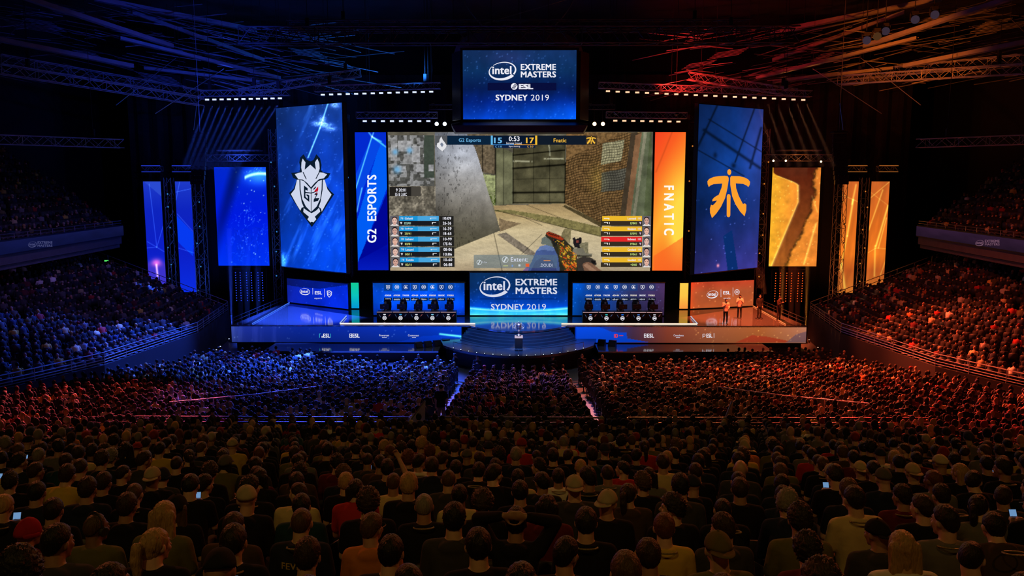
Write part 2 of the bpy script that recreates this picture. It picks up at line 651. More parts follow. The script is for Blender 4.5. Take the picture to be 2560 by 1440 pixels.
# black drapes behind the stage
mb = MB()
n = 160
top = [(-34 + 68 * i / n, 72.5 + .18 * sin(i * 1.9), 21.0) for i in range(n + 1)]
for i in range(n):
    a, b = top[i], top[i + 1]
    mb.add([(a[0], a[1], 0), (b[0], b[1], 0), b, a], [(0, 1, 2, 3)])
structure(mb.build('wall_stage_drape', BLACKCLOTH))


# ================================================================== DISPLAY PICTURES
def nebula(c, X, Y, s, k=1.0, col=(120, 170, 255)):
    f = fbm(X / 34 + Y / 90, Y / 60 - X / 50, s)
    c = c * (.78 + .44 * f)[..., None]
    return add(c, col, k * sparkle(X, Y, s, 6, .86) * .8)


def p_tall_blue(X, Y, U, V):
    c = grad(V, [(0, (22, 62, 150)), (.3, (14, 62, 185)), (.6, (10, 66, 205)), (1, (4, 78, 250))])
    c = c * (.72 + .38 * U)[..., None]
    st = fbm((X * .8 + Y * .35) / 14, (Y * .9 - X * .5) / 90, 3)
    c = add(c, (60, 110, 190), np.clip(st - .52, 0, 1) * 1.6)
    c = nebula(c, X, Y, 5, .5)
    for b in ((812, 312, 16, 5), (825, 322, 14, 5), (792, 308, 12, 5), (838, 262, 10, 7), (806, 300, 8, 10)):
        c = add(c, (150, 190, 255), blob(X, Y, *b) * fbm(X / 3, Y / 3, 8) * 1.6)
    c = add(c, (110, 170, 255), seg(X, Y, (820, 258), (800, 320), 1.6) + seg(X, Y, (800, 320), (770, 394), 1.6) * 1.1)
    c = add(c, (70, 130, 230), blob(X, Y, 708, 650, 8, 16) * fbm(X / 4, Y / 4, 9) * 2)
    return c


def p_tall_navy(X, Y, U, V):
    c = grad(V, [(0, (14, 44, 105)), (.35, (16, 58, 135)), (.6, (12, 42, 105)), (.8, (30, 44, 112)), (1, (56, 54, 140))])
    c = c * (.75 + .3 * sst(0, .45, U))[..., None]
    c = add(c, (52, 20, 40), np.clip(U - .55, 0, 1) * (1 - abs(V - .2) * 1.2).clip(0, 1) * 1.5)
    c = c * (.8 + .4 * fbm(X / 26, Y / 40, 2))[..., None]
    dark = seg(X, Y, (1760, 325), (1900, 420), 4) + seg(X, Y, (1886, 272), (1838, 405), 2.2) + seg(X, Y, (1772, 298), (1905, 380), 1.6) + \
        seg(X, Y, (1793, 264), (1760, 335), 2.5) + seg(X, Y, (1745, 375), (1860, 440), 1.5) + seg(X, Y, (1903, 320), (1875, 420), 3) + seg(X, Y, (1760, 335), (1742, 372), 3)
    c = c * (1 - .55 * np.clip(dark, 0, 1))[..., None]
    c = c * (1 - .6 * blob(X, Y, 1834, 414, 6, 7) - .5 * blob(X, Y, 1788, 388, 5, 8))[..., None]
    m = inside(X, Y, [(1808, 590), (1830, 575), (1846, 680), (1820, 685)])
    c = np.where(m[..., None], np.array([10, 45, 108.]), c)
    c = add(c, (255, 130, 70), blob(X, Y, 1795, 664, 3, 4) * .9)
    return add(c, (150, 160, 255), sparkle(X, Y, 4, 8, .93) * (V > .55) * .5)


def p_wide_blue(X, Y, U, V):
    c = grad(V, [(0, (2, 40, 205)), (.5, (0, 26, 225)), (1, (0, 52, 245))])
    band = sst(25, 0, abs(X - 592 + (Y - 420) * .28))
    c = c * (1 - .5 * band * (1 - V * .7))[..., None]
    arc = np.exp(-((np.hypot((X - 652) / 1.6, Y - 470) - 36) / 3.2) ** 2) * (Y < 460) * (X > 612)
    c = add(c, (160, 210, 180), arc * 1.1)
    c = add(c, (50, 120, 120), blob(X, Y, 648, 440, 34, 20))
    f = fbm(X / 11, Y / 26, 3, 5)
    vein = np.exp(-((f - .5) / .012) ** 2) * sst(585, 640, X + (Y - 420) * .2)
    c = add(c, (90, 150, 150), vein * (.22 + .5 * (1 - V)) * sst(.3, .6, fbm(X / 40, Y / 50, 9)))
    return add(c, (190, 220, 60), sparkle(X, Y, 6, 7, .9) * sst(575, 630, X + (Y - 420) * .15))


def p_slim_blue(X, Y, U, V):
    c = grad(V, [(0, (30, 58, 200)), (.25, (14, 36, 190)), (.6, (12, 30, 196)), (1, (10, 44, 225))])
    c = np.where(inside(X, Y, [(355, 450), (405, 450), (405, 492)])[..., None], np.array([42, 74, 208.]), c)
    c = np.where(inside(X, Y, [(438, 535), (486, 585), (482, 640), (440, 600)])[..., None], np.array([6, 58, 240.]), c)
    for p, q in (((373, 460), (392, 618), ), ((392, 618), (408, 565)), ((392, 618), (368, 604)), ((392, 618), (412, 630)), ((392, 618), (366, 620)), ((440, 480), (486, 470)), ((449, 455), (440, 500)),
                 ((443, 535), (488, 585)), ((446, 620), (490, 634))):
        c = add(c, (70, 110, 130), seg(X, Y, p, q, .9) * .42)
    low = sst(648, 664, Y) * (X < 420)
    c = mix(c, np.array([70, 52, 200.]), low * .8)
    c = add(c, (200, 70, 40), blob(X, Y, 391, 656, 12, 9))
    return add(c, (190, 150, 120), seg(X, Y, (391, 662), (394, 690), 2.5))


def p_slim_orange(X, Y, U, V):
    c = grad(V, [(0, (205, 100, 40)), (.4, (222, 108, 32)), (.65, (240, 122, 34)), (.8, (196, 92, 34)), (1, (214, 120, 44))])
    for p, q, w, k in (((2140, 462), (2130, 510), 3, 1), ((2133, 500), (2118, 590), 3.2, 1.3), ((2118, 590), (2100, 680), 2.5, 1), ((2104, 660), (2112, 720), 4, 1.2), ((2105, 487), (2146, 505), 1.2, .8),
                       ((2223, 455), (2176, 495), 1.6, .9), ((2207, 475), (2172, 575), 2.4, 1), ((2220, 515), (2190, 615), 3, 1.4), ((2216, 545), (2196, 620), 2, 1), ((2188, 615), (2186, 690), 3, 1),
                       ((2170, 632), (2190, 620), 1.2, .7), ((2190, 620), (2214, 622), 1.2, .7), ((2218, 640), (2200, 690), 2, .8), ((2176, 480), (2222, 515), 1.2, .6)):
        c = add(c, (52, 86, 40), seg(X, Y, p, q, w * .75) * k * .8)
    return c * (.86 + .28 * fbm(X / 12 + Y / 60, Y / 70, 4))[..., None]


def p_wide_orange(X, Y, U, V):
    c = grad(U, [(0, (250, 178, 44)), (.5, (250, 150, 50)), (1, (240, 135, 48))])
    edge = 2050 - 70 + 26 * np.sin((Y - 420) / 62.) + 10 * (fbm(Y / 9, X / 60, 2) - .5) - (Y - 420) * .17
    d1 = X - (1996 - (Y - 505).clip(0) * .42 - 26 * (1 - sst(430, 465, Y)) * 2.4)
    d2 = X - (2034 - (Y - 505).clip(0) * .47 + 26 * (fbm(Y / 22, X / 40, 5, 5) - .5))
    band = sst(-1.5, 2, d1) * (1 - sst(-4, 6, d2))
    dk = mix(np.broadcast_to(np.array([84, 28, 14.]), c.shape), np.array([168, 92, 32.]), V)
    c = c * (1 - band)[..., None] + dk * band[..., None]
    top = sst(455, 425, Y + 22 * U * 0) * sst(.1, .4, U) * (U < .72)
    c = mix(c, np.array([92, 40, 22.]), top * .85)
    c = add(c, (50, 60, 40), np.exp(-(d1 / 3.5) ** 2) * (Y > 440))
    rim = np.exp(-((d2 - 2) / 4.5) ** 2) * fbm(X / 4, Y / 5, 7) * 1.8
    c = c * (1 - .55 * rim.clip(0, 1))[..., None]
    c = add(c, (60, 70, 40), seg(X, Y, (2040, 560), (2010, 660), 2.5) + .6 * seg(X, Y, (2030, 490), (2044, 530), 2))
    return add(c * (.84 + .3 * fbm(X / 12, Y / 12, 3))[..., None], (60, 90, 60), sparkle(X, Y, 3, 6, .8) * (1 - band))


def p_banner_blue(X, Y, U, V):
    c = grad(V, [(0, (2, 42, 205)), (.55, (0, 40, 215)), (.85, (0, 10, 160)), (1, (4, 28, 190))])
    c = np.where(inside(X, Y, [(952, 350), (968, 375), (968, 470), (893, 660), (890, 560)])[..., None], np.array([0, 92, 245.]), c)
    c = np.where(inside(X, Y, [(930, 340), (955, 352), (893, 510), (888, 440)])[..., None], np.array([6, 70, 228.]), c)
    c = np.where(inside(X, Y, [(968, 480), (970, 610), (897, 650)])[..., None], np.array([0, 6, 150.]), c)
    for p, q in (((930, 341), (890, 470)), ((922, 331), (930, 342)), ((930, 342), (966, 368)), ((930, 342), (952, 354)), ((934, 331), (930, 342)), ((905, 470), (892, 530))):
        c = add(c, (90, 150, 110), seg(X, Y, p, q, 1.4))
    return c


def p_banner_orange(X, Y, U, V):
    t = V * 1.15 + U * .45
    c = grad(t, [(0, (246, 66, 34)), (.35, (250, 92, 34)), (.6, (254, 130, 40)), (.85, (255, 168, 46)), (1.15, (252, 120, 36)), (1.6, (240, 80, 34))])
    yl = blob(X, Y, 1716, 520, 52, 90) + .8 * blob(X, Y, 1700, 590, 30, 70)
    c = mix(c, np.array([255, 218, 70.]), yl.clip(0, 1))
    c = mix(c, np.array([250, 100, 36.]), inside(X, Y, [(1634, 640), (1712, 590), (1712, 680), (1634, 680)]) * .6)
    return c * (1 - .12 * seg(X, Y, (1680, 331), (1640, 430), 2))[..., None]


def p_cube(X, Y, U, V):
    c = grad(V, [(0, (20, 48, 96)), (.3, (12, 46, 92)), (.55, (6, 28, 84)), (.75, (4, 36, 130)), (1, (6, 66, 196))])
    c = add(c, (0, 36, 70), np.clip(U * 1.1 - .2, 0, 1) * sst(.6, 1, V))
    c = add(c, (16, 6, 14), blob(X, Y, 1270, 145, 50, 20))
    return nebula(c, X, Y, 2, .5)


def p_low(X, Y, U, V):
    c = grad(V, [(0, (10, 46, 92)), (.35, (8, 46, 104)), (.62, (4, 58, 160)), (.8, (2, 76, 214)), (1, (2, 92, 235))])
    v2 = V + .20 * (U - .5) ** 2 * 1.2
    c = add(c, (40, 110, 60), sst(.86, .9, v2 + .02) * 1.0)
    c = add(c, (90, 70, 25), sst(.9, 1.0, V) * (fbm(X / 30, Y / 3, 3) * 1.4 - .2).clip(0, 1))
    c = add(c, (100, 60, 10), np.exp(-((v2 - .9) / .015) ** 2))
    return nebula(c, X, Y, 6, .5)


def p_sponsor_blue(X, Y, U, V):
    c = grad(U, [(0, (14, 34, 165)), (.5, (6, 40, 205)), (1, (4, 46, 232))])
    top = inside(X, Y, [(714, 690), (870, 700), (870, 712), (800, 722), (750, 718), (714, 712)])
    c = np.where(top[..., None], c * .62, c)
    return nebula(c, X, Y, 3, .25)


def p_sponsor_red(X, Y, U, V):
    c = grad(V, [(0, (196, 66, 38)), (.4, (176, 84, 48)), (1, (190, 88, 44))])
    c = add(c, (60, 0, -10), np.exp(-U / .05))
    return add(c * (.88 + .24 * fbm(X / 30, Y / 24, 4))[..., None], (120, 100, 60), sparkle(X, Y, 3, 7, .85) * .8)


def p_fascia_blue(X, Y, U, V):
    c = grad(U, [(0, (48, 66, 150)), (.06, (26, 44, 142)), (.3, (10, 36, 140)), (.6, (10, 42, 160)), (.85, (4, 48, 175)), (1, (4, 60, 200))])
    c = c * (1.1 - .25 * V)[..., None]
    c = add(c, (30, 30, 50), (X < 700) * np.clip(fbm(X / 8, Y / 60, 2) - .4, 0, 1))
    c = add(c, (80, 160, 80), seg(X, Y, (1100, 835), (1152, 841), 2.2) * 1.3)
    c = np.where(inside(X, Y, [(990, 856), (1060, 840), (1153, 836), (1153, 856)])[..., None], c * 1.15, c)
    return add(c, (120, 140, 120), sparkle(X, Y, 8, 8, .9) * .5)


def p_fascia_red(X, Y, U, V):
    c = grad(U, [(0, (4, 52, 190)), (.12, (20, 52, 160)), (.25, (66, 42, 66)), (.4, (124, 56, 40)), (.6, (150, 82, 52)), (.8, (164, 88, 44)), (1, (176, 112, 84))])
    bl = inside(X, Y, [(1441, 812), (1500, 818), (1530, 830), (1566, 832), (1568, 846), (1625, 856), (1441, 856)])
    c = np.where(bl[..., None], np.array([8, 70, 215.]) * (1 - .3 * U)[..., None], c)
    rd = inside(X, Y, [(1840, 856), (1880, 838), (1920, 842), (1990, 856)])
    c = np.where(rd[..., None], np.array([168, 60, 34.]), c)
    gr = inside(X, Y, [(1965, 856), (1990, 836), (2018, 828), (2018, 856)])
    c = np.where(gr[..., None], np.array([122, 84, 84.]), c)
    c = c * (1.08 - .16 * V)[..., None]
    return add(c, (110, 100, 50), sparkle(X, Y, 5, 7, .88) * (U > .5))


def p_booth_l(X, Y, U, V):
    c = grad(V, [(0, (6, 74, 190)), (.3, (4, 76, 226)), (.6, (2, 80, 238)), (.78, (2, 66, 225)), (1, (6, 44, 150))])
    return nebula(c, X, Y, 4, .5) * (.8 + .3 * (1 - abs(U - .5)))[..., None]


def p_booth_r(X, Y, U, V):
    c = grad(U, [(0, (2, 96, 225)), (.12, (8, 70, 170)), (.35, (20, 66, 160)), (.6, (44, 54, 106)), (.85, (60, 46, 92)), (1, (66, 44, 84))])
    c = c * (1.1 - .35 * V)[..., None]
    return nebula(c, X, Y, 9, .4)


def p_strip_cyan(X, Y, U, V):
    return grad(V, [(0, (18, 205, 150)), (.5, (10, 196, 190)), (1, (4, 150, 215))])


def p_strip_gold(X, Y, U, V):
    return grad(V, [(0, (250, 206, 76)), (.5, (252, 196, 70)), (1, (250, 150, 62))])


def p_ribbon(X, Y, U, V):
    c = grad(V, [(0, (14, 18, 58)), (1, (10, 14, 50))])
    c = np.where((X > 1280)[..., None], np.array([42, 24, 44.]) * (1.1 - .3 * V)[..., None], c * 1.15)
    return c * (.8 + .4 * fbm(X / 30, Y / 10, 2))[..., None]


def p_game(X, Y, U, V):
    """a view down a walled concrete lane, as the match shows it"""
    x, y = (X - 900) * 3.122, (Y - 320) * 3.122
    n1, n2, n3 = fbm(x / 60, y / 60, 1, 5), fbm(x / 14, y / 14, 2, 4), fbm(x / 7, y / 26, 5, 3)
    c = np.broadcast_to(np.array([96, 92, 80.]), x.shape + (3,)) * (.62 + .75 * n1)[..., None]
    left = x < 640
    c = np.where((left & (y > 440))[..., None], np.array([112, 106, 94.]) * (.45 + 1.1 * n2 * n1 * 2)[..., None], c)
    rock = inside(x, y, [(585, 33), (830, 33), (880, 110), (915, 210), (955, 340), (1000, 500), (1050, 660), (1095, 800), (735, 945), (590, 760)])
    sh = grad(y, [(33, (118, 122, 132)), (200, (168, 172, 182)), (420, (150, 148, 146)), (620, (110, 106, 98)), (800, (84, 80, 68)), (950, (80, 76, 60))])
    sh = sh * (.76 + .26 * sst(560, 800, x))[..., None] * (.82 + .4 * n1)[..., None]
    sh = sh * (1 - .35 * (n3 > .62) * sst(960, 640, x - y * .1))[..., None]
    c = np.where(rock[..., None], sh, c)
    bk = inside(x, y, [(825, 33), (1055, 33), (1055, 360), (955, 345), (905, 170)])
    c = np.where(bk[..., None], np.array([102, 90, 72.]) * (.6 + .8 * n2)[..., None], c)
    gl = inside(x, y, [(960, 360), (1055, 370), (1055, 605), (1040, 605), (1000, 500)])
    c = np.where(gl[..., None], np.array([140, 146, 104.]) * (.6 + .8 * n2)[..., None], c)
    c = np.where((gl & (y > 490) & (n2 > .5))[..., None], np.array([70, 84, 36.]), c)
    w1 = inside(x, y, [(1055, 120), (1195, 195), (1195, 592), (1055, 605)])
    c = np.where(w1[..., None], np.array([126, 126, 96.]) * (.7 + .55 * n1)[..., None] * (.8 + .25 * V)[..., None], c)
    w2 = inside(x, y, [(1195, 120), (1605, 120), (1605, 592), (1195, 592)])
    c = np.where(w2[..., None], np.array([96, 92, 68.]) * (.62 + .7 * n1)[..., None] * (.72 + .5 * V)[..., None], c)
    dk = seg(x, y, (1195, 212), (1602, 172), 5) + seg(x, y, (1195, 316), (1600, 286), 7) + seg(x, y, (1195, 505), (1600, 500), 8) + seg(x, y, (1195, 582), (1600, 580), 4) + \
        seg(x, y, (1057, 120), (1057, 605), 6) + seg(x, y, (1195, 160), (1195, 590), 4) + .5 * (seg(x, y, (1355, 160), (1355, 590), 3) + seg(x, y, (1480, 160), (1480, 590), 3) + seg(x, y, (1120, 160), (1120, 600), 4)) + \
        .4 * seg(x, y, (1195, 400), (1600, 392), 3) + seg(x, y, (1608, 130), (1600, 600), 7) + seg(x, y, (955, 100), (958, 350), 4)
    c = c * (1 - .72 * (dk * (w1 | w2 | bk)).clip(0, 1))[..., None]
    sil = (seg(x, y, (1200, 258), (1340, 262), 7) + seg(x, y, (1440, 240), (1590, 240), 6) + seg(x, y, (1475, 130), (1482, 215), 6)) * (n2 > .36)
    c = add(c, (90, 92, 84), sil * .9)
    br = inside(x, y, [(1612, 33), (2215, 33), (2130, 400), (2060, 685), (1885, 745), (1600, 612)])
    c = np.where(br[..., None], np.array([116, 90, 58.]) * (.55 + .85 * n2)[..., None], c)
    wn = inside(x, y, [(1895, 120), (2065, 90), (2040, 255), (1880, 290)])
    c = np.where(wn[..., None], np.array([164, 158, 124.]) * (.7 + .5 * n2)[..., None], c)
    wb = inside(x, y, [(1885, 350), (2090, 310), (2065, 480), (1880, 500)])
    c = np.where(wb[..., None], np.array([88, 86, 76.]) * (.8 + .4 * n1)[..., None], c)
    c = add(c, (80, 76, 20), br * blob(x, y, 1850, 400, 60, 110) * .35)
    gx = np.sin((x + 12 * np.sin(y / 40) + 8 * n1) / 6.4) ** 14 * .7
    gy = np.sin((y + (x - 1600) * .22 + 6 * np.sin(x / 33)) / 6.4) ** 10 * .9
    c = c * (1 - .62 * (br & (y > 110 + (1900 - x) * .45)) * np.maximum(gx, gy).clip(0, 1))[..., None]
    for pts, col in (([(2115, 33), (2165, 33), (2075, 690), (2030, 690)], (66, 56, 44)), ([(2150, 60), (2205, 33), (2110, 690), (2072, 690)], (116, 86, 62)), ([(2200, 33), (2276, 33), (2276, 690), (2110, 690)], (92, 98, 76)),
                     ([(2215, 33), (2240, 33), (2150, 690), (2128, 690)], (122, 120, 100)), ([(2262, 33), (2276, 33), (2276, 690), (2215, 690)], (80, 88, 62))):
        c = np.where(inside(x, y, pts)[..., None], np.array(col, float) * (.75 + .5 * n1)[..., None], c)
    gnd = inside(x, y, [(1040, 605), (1600, 590), (1885, 742), (2276, 860), (2276, 1118), (222, 1118), (235, 1092), (735, 945), (1095, 800)])
    g = grad(y, [(590, (150, 128, 92)), (680, (172, 150, 108)), (800, (190, 174, 138)), (1000, (186, 172, 142)), (1118, (168, 150, 122))])
    g = g * (.86 + .2 * fbm(x / 150 + y / 90, y / 40, 6) + .16 * (fbm((x + y * .6) / 46, (y - x * .25) / 9, 9) - .3))[..., None]
    c = np.where(gnd[..., None], g, c)
    for pts, col in (([(1050, 636), (1180, 640), (1560, 700), (1885, 775), (1885, 850), (1560, 770), (1250, 680), (1050, 650)], (120, 112, 72)),
                     ([(1085, 700), (1130, 720), (1260, 745), (1090, 812)], (128, 110, 84)), ([(1580, 612), (1600, 600), (1890, 735), (1890, 780)], (78, 68, 46)),
                     ([(1070, 830), (1140, 815), (1420, 1010), (1290, 985)], (122, 112, 98)), ([(1590, 790), (1650, 780), (1640, 900), (1560, 860)], (126, 116, 84)),
                     ([(1700, 900), (1780, 890), (1790, 1118), (1700, 1118)], (120, 114, 90))):
        m = inside(x, y, pts) & gnd
        c = np.where(m[..., None], np.array(col, float) * (.7 + .6 * n2)[..., None], c)
    ln = seg(x, y, (1040, 800), (1110, 1118), 3) + seg(x, y, (1050, 640), (1890, 850), 3) + seg(x, y, (1260, 690), (1420, 760), 2) + seg(x, y, (1260, 985), (1420, 830), 2) + seg(x, y, (1300, 600), (1560, 700), 2)
    c = c * (1 - .5 * (ln * gnd).clip(0, 1))[..., None]
    # sleeve and carbine, lower right
    sm = (.9 + .2 * n1)
    for pts, col, g_ in (([(1265, 1118), (1330, 1060), (1400, 1118)], (118, 96, 138), 0), ([(1310, 1118), (1345, 1030), (1375, 960), (1405, 925), (1455, 912), (1500, 925), (1545, 965), (1560, 1118)], (70, 88, 136), 1),
                         ([(1375, 960), (1405, 925), (1455, 912), (1500, 925), (1535, 955), (1500, 960), (1430, 950)], (96, 116, 160), 0), ([(1330, 1118), (1370, 1040), (1420, 1010), (1500, 1030), (1540, 1118)], (58, 66, 112), 0),
                         ([(1412, 905), (1420, 862), (1440, 846), (1480, 850), (1504, 884), (1512, 930), (1450, 912)], (98, 106, 100), 0),
                         ([(1446, 842), (1455, 812), (1474, 806), (1560, 838), (1602, 872), (1640, 912), (1690, 950), (1700, 1118), (1560, 1118), (1545, 1000), (1510, 930), (1490, 880)], (48, 46, 36), 0),
                         ([(1452, 822), (1474, 810), (1566, 846), (1590, 868), (1575, 878), (1470, 842)], (150, 54, 30), 0), ([(1470, 818), (1556, 846), (1552, 852), (1468, 826)], (64, 30, 24), 0), ([(1495, 872), (1530, 868), (1545, 905), (1520, 925)], (36, 36, 34), 0),
                         ([(1540, 905), (1640, 930), (1692, 985), (1690, 1118), (1610, 1118), (1560, 1030)], (66, 62, 36), 0),
                         ([(1660, 858), (1676, 852), (1682, 866), (1706, 862), (1712, 850), (1728, 856), (1732, 890), (1712, 912), (1722, 938), (1676, 934), (1664, 900)], (34, 30, 34), 0), ([(1686, 878), (1706, 876), (1704, 896), (1688, 898)], (120, 60, 54), 0),
                         ([(1668, 938), (1742, 938), (1762, 978), (1812, 982), (1810, 1004), (1664, 1000), (1660, 960)], (112, 108, 94), 0), ([(1664, 990), (1810, 996), (1810, 1004), (1664, 1002)], (60, 56, 48), 0),
                         ([(1690, 1022), (1742, 1004), (1800, 1010), (1842, 1036), (1846, 1066), (1820, 1090), (1760, 1118), (1700, 1118)], (58, 52, 48), 0), ([(1735, 1062), (1770, 1046), (1800, 1050), (1890, 1118), (1752, 1118)], (118, 88, 70), 0),
                         ([(1742, 1070), (1772, 1056), (1850, 1118), (1800, 1118)], (150, 116, 94), 0), ([(1800, 1030), (1838, 1040), (1840, 1062), (1812, 1060)], (28, 26, 26), 0)):
        m = inside(x, y, pts)
        c = np.where(m[..., None], np.array(col, float) * sm[..., None], c)
    cam_ = inside(x, y, [(1560, 925), (1640, 930), (1690, 985), (1690, 1118), (1600, 1118), (1556, 1000)]) | inside(x, y, [(1500, 870), (1600, 890), (1640, 930), (1545, 905)])
    d_ = fbm((x + y) / 26, (x - y) / 9, 8, 3)
    c = np.where((cam_ & (d_ > .56))[..., None], np.array([196, 156, 52.]), c)
    c = np.where((cam_ & (d_ > .42) & (d_ < .47))[..., None], np.array([186, 66, 30.]), c)
    c = np.where((cam_ & (y > 1050) & (d_ > .47) & (d_ < .56))[..., None], np.array([196, 84, 36.]), c)
    # translucent bar of sponsors
    bar = inside(x, y, [(890, 990), (1540, 988), (1540, 1092), (890, 1092)])
    c = np.where(bar[..., None], c * .45 + np.array([74, 92, 104.]) * .62, c)
    c = c * (1 + .10 * (vn(x / 3.3, y / 3.3, 3) - .5))[..., None]
    return np.clip((c - 8) * 1.12, 0, 250)


def p_minimap(X, Y, U, V):
    x, y = (X - 970) / 9.5, (Y - 338) / 9.5
    n = fbm(X / 5, Y / 5, 4, 4)
    c = np.broadcast_to(np.array([92, 92, 88.]), X.shape + (3,)) * (.45 + .9 * n)[..., None]
    b = h2(np.floor(x * 1.15 + n * .6), np.floor(y * 1.15 + n * .5), 2)
    c = np.where((b > .55)[..., None], np.array([150, 150, 150.]) * (.62 + .6 * n)[..., None], c)
    c = np.where(((X > 1060) & (Y < 445))[..., None], np.array([66, 76, 66.]) * (.8 + .3 * n)[..., None], c)
    for bx in ((1012, 365, 34, 26), (985, 380, 16, 44), (1040, 385, 20, 40), (1004, 422, 22, 16), (1050, 420, 18, 20), (1078, 420, 12, 16)):
        m = (abs(X - bx[0]) < bx[2] / 2) & (abs(Y - bx[1]) < bx[3] / 2)
        c = np.where(m[..., None], np.array([172, 172, 174.]) * (.6 + .6 * n)[..., None], c)
    for q in ((1024, 376, 7), (993, 424, 9), (988, 380, 7)):
        c = mix(c, np.array([110, 170, 214.]), blob(X, Y, q[0], q[1], q[2], q[2]))
    return c


# ================================================================== DISPLAYS
W, OFFW = (236, 236, 246), (214, 218, 236)


def swoosh(cx, cy, A, B, t0, t1, w0, w1, rot=-9, n=26):
    r = radians(rot)
    o, i = [], []
    for k in range(n + 1):
        t = radians(t0 + (t1 - t0) * k / n)
        w = w0 + (w1 - w0) * (k / n)
        for lst, d in ((o, w / 2), (i, -w / 2)):
            ex, ey = (A + d) * cos(t), (B + d) * sin(t)
            lst.append((cx + ex * cos(r) - ey * sin(r), cy + ex * sin(r) + ey * cos(r)))
    return o + i[::-1]


def oval_logo(scr, cx, cy, w, c=W, parent=None, part='emblem', rot=-9):
    """oval swoosh round a lowercase word; w: full width in the picture's frame"""
    A = w * .475
    B = A * .63
    k = w / 510.0
    scr.polys(part, [(swoosh(cx, cy, A, B, -128, 38, 9 * k, 30 * k, rot), c), (swoosh(cx, cy, A, B, -136, -316, 8 * k, 56 * k, rot), c)], .02, parent)
    scr.text('lettering', [('intel', (cx - 184 * k, cy - 86 * k, cx + 166 * k, cy + 62 * k), c, .03)], .025, parent)


def ring_logo(cx, cy, r, c=W, w=.14, n=18, a0=0, a1=360):
    o = [(cx + r * cos(radians(a0 + (a1 - a0) * k / n)), cy + r * sin(radians(a0 + (a1 - a0) * k / n))) for k in range(n + 1)]
    i = [(cx + r * (1 - w) * cos(radians(a0 + (a1 - a0) * k / n)), cy + r * (1 - w) * sin(radians(a0 + (a1 - a0) * k / n))) for k in range(n + 1)]
    return (o + i[::-1], c)


def disc(cx, cy, rx, ry, c, n=18):
    return ([(cx + rx * cos(2 * pi * k / n), cy + ry * sin(2 * pi * k / n)) for k in range(n)], c)


def rect(x0, y0, x1, y1, c):
    return ([(x0, y0), (x1, y0), (x1, y1), (x0, y1)], c)


def z8(pts):
    return [(680 + x / 3.132, 240 + y / 3.132) for x, y in pts]


# --- tall angled screen, blue, with the masked-warrior emblem
s = Screen('led_screen', 'tall blue LED screen carrying a white horned mask emblem', 'screen', (-18.18, 62.5), (-12.27, 58), 5.44, 17.33, p_tall_blue, (100, 260), .35)
tall_l = s
mir = lambda pts: [(618 - x, y) for x, y in pts][::-1]
dk, wt = (10, 26, 44), (206, 214, 236)
items = [(z8([(248, 455), (270, 498), (302, 512), (325, 500), (347, 455), (377, 490), (388, 540), (383, 580), (402, 598), (458, 605), (440, 640), (412, 655), (425, 700), (450, 735), (487, 770), (440, 840), (400, 905), (312, 1027),
               (225, 910), (165, 815), (133, 760), (170, 725), (195, 655), (165, 640), (150, 602), (215, 597), (222, 560), (213, 520), (222, 480)]), dk),
         (z8([(178, 612), (205, 603), (235, 597), (229, 560), (231, 520), (240, 490), (262, 520), (256, 578), (300, 538), (344, 578), (336, 520), (355, 490), (370, 525), (373, 570), (365, 597), (400, 601), (432, 613), (405, 645), (370, 650),
               (335, 680), (305, 715), (275, 680), (240, 654), (205, 650)]), wt),
         (z8([(222, 657), (250, 667), (304, 727), (304, 905), (265, 865), (236, 805), (224, 730)]), wt),
         (z8([(390, 657), (362, 667), (309, 727), (309, 905), (350, 865), (378, 805), (388, 730)]), wt),
         (z8([(196, 655), (214, 655), (216, 735), (232, 830), (248, 870), (232, 874), (222, 898), (190, 845), (148, 768), (178, 730)]), wt),
         (z8([(412, 655), (398, 655), (396, 735), (380, 830), (366, 868), (382, 880), (390, 905), (420, 850), (466, 772), (434, 730)]), wt),
         (z8([(248, 878), (275, 898), (309, 918), (345, 898), (368, 875), (378, 905), (335, 945), (347, 965), (324, 990), (312, 984), (300, 990), (277, 965), (290, 946), (245, 908)]), wt)]
for pts in ([(240, 598), (247, 596), (272, 652), (264, 650)], [(374, 596), (368, 594), (340, 648), (348, 648)],
            [(250, 700), (279, 722), (279, 742), (262, 734), (262, 788), (279, 806), (279, 786), (270, 780), (270, 768), (292, 778), (292, 830), (250, 796)],
            [(254, 750), (304, 756), (304, 764), (254, 760)], [(309, 756), (350, 742), (352, 748), (309, 764)],
            [(330, 770), (352, 752), (358, 768), (340, 800), (372, 798), (360, 822), (326, 830), (326, 812), (346, 778)], [(325, 724), (345, 706), (345, 716), (325, 738)]):
    items.append((z8(pts), dk))
items.append((z8([(362, 708), (338, 735), (330, 750), (354, 746), (342, 772), (352, 760), (362, 735)]), (196, 16, 36)))
s.polys('emblem', items, .03)
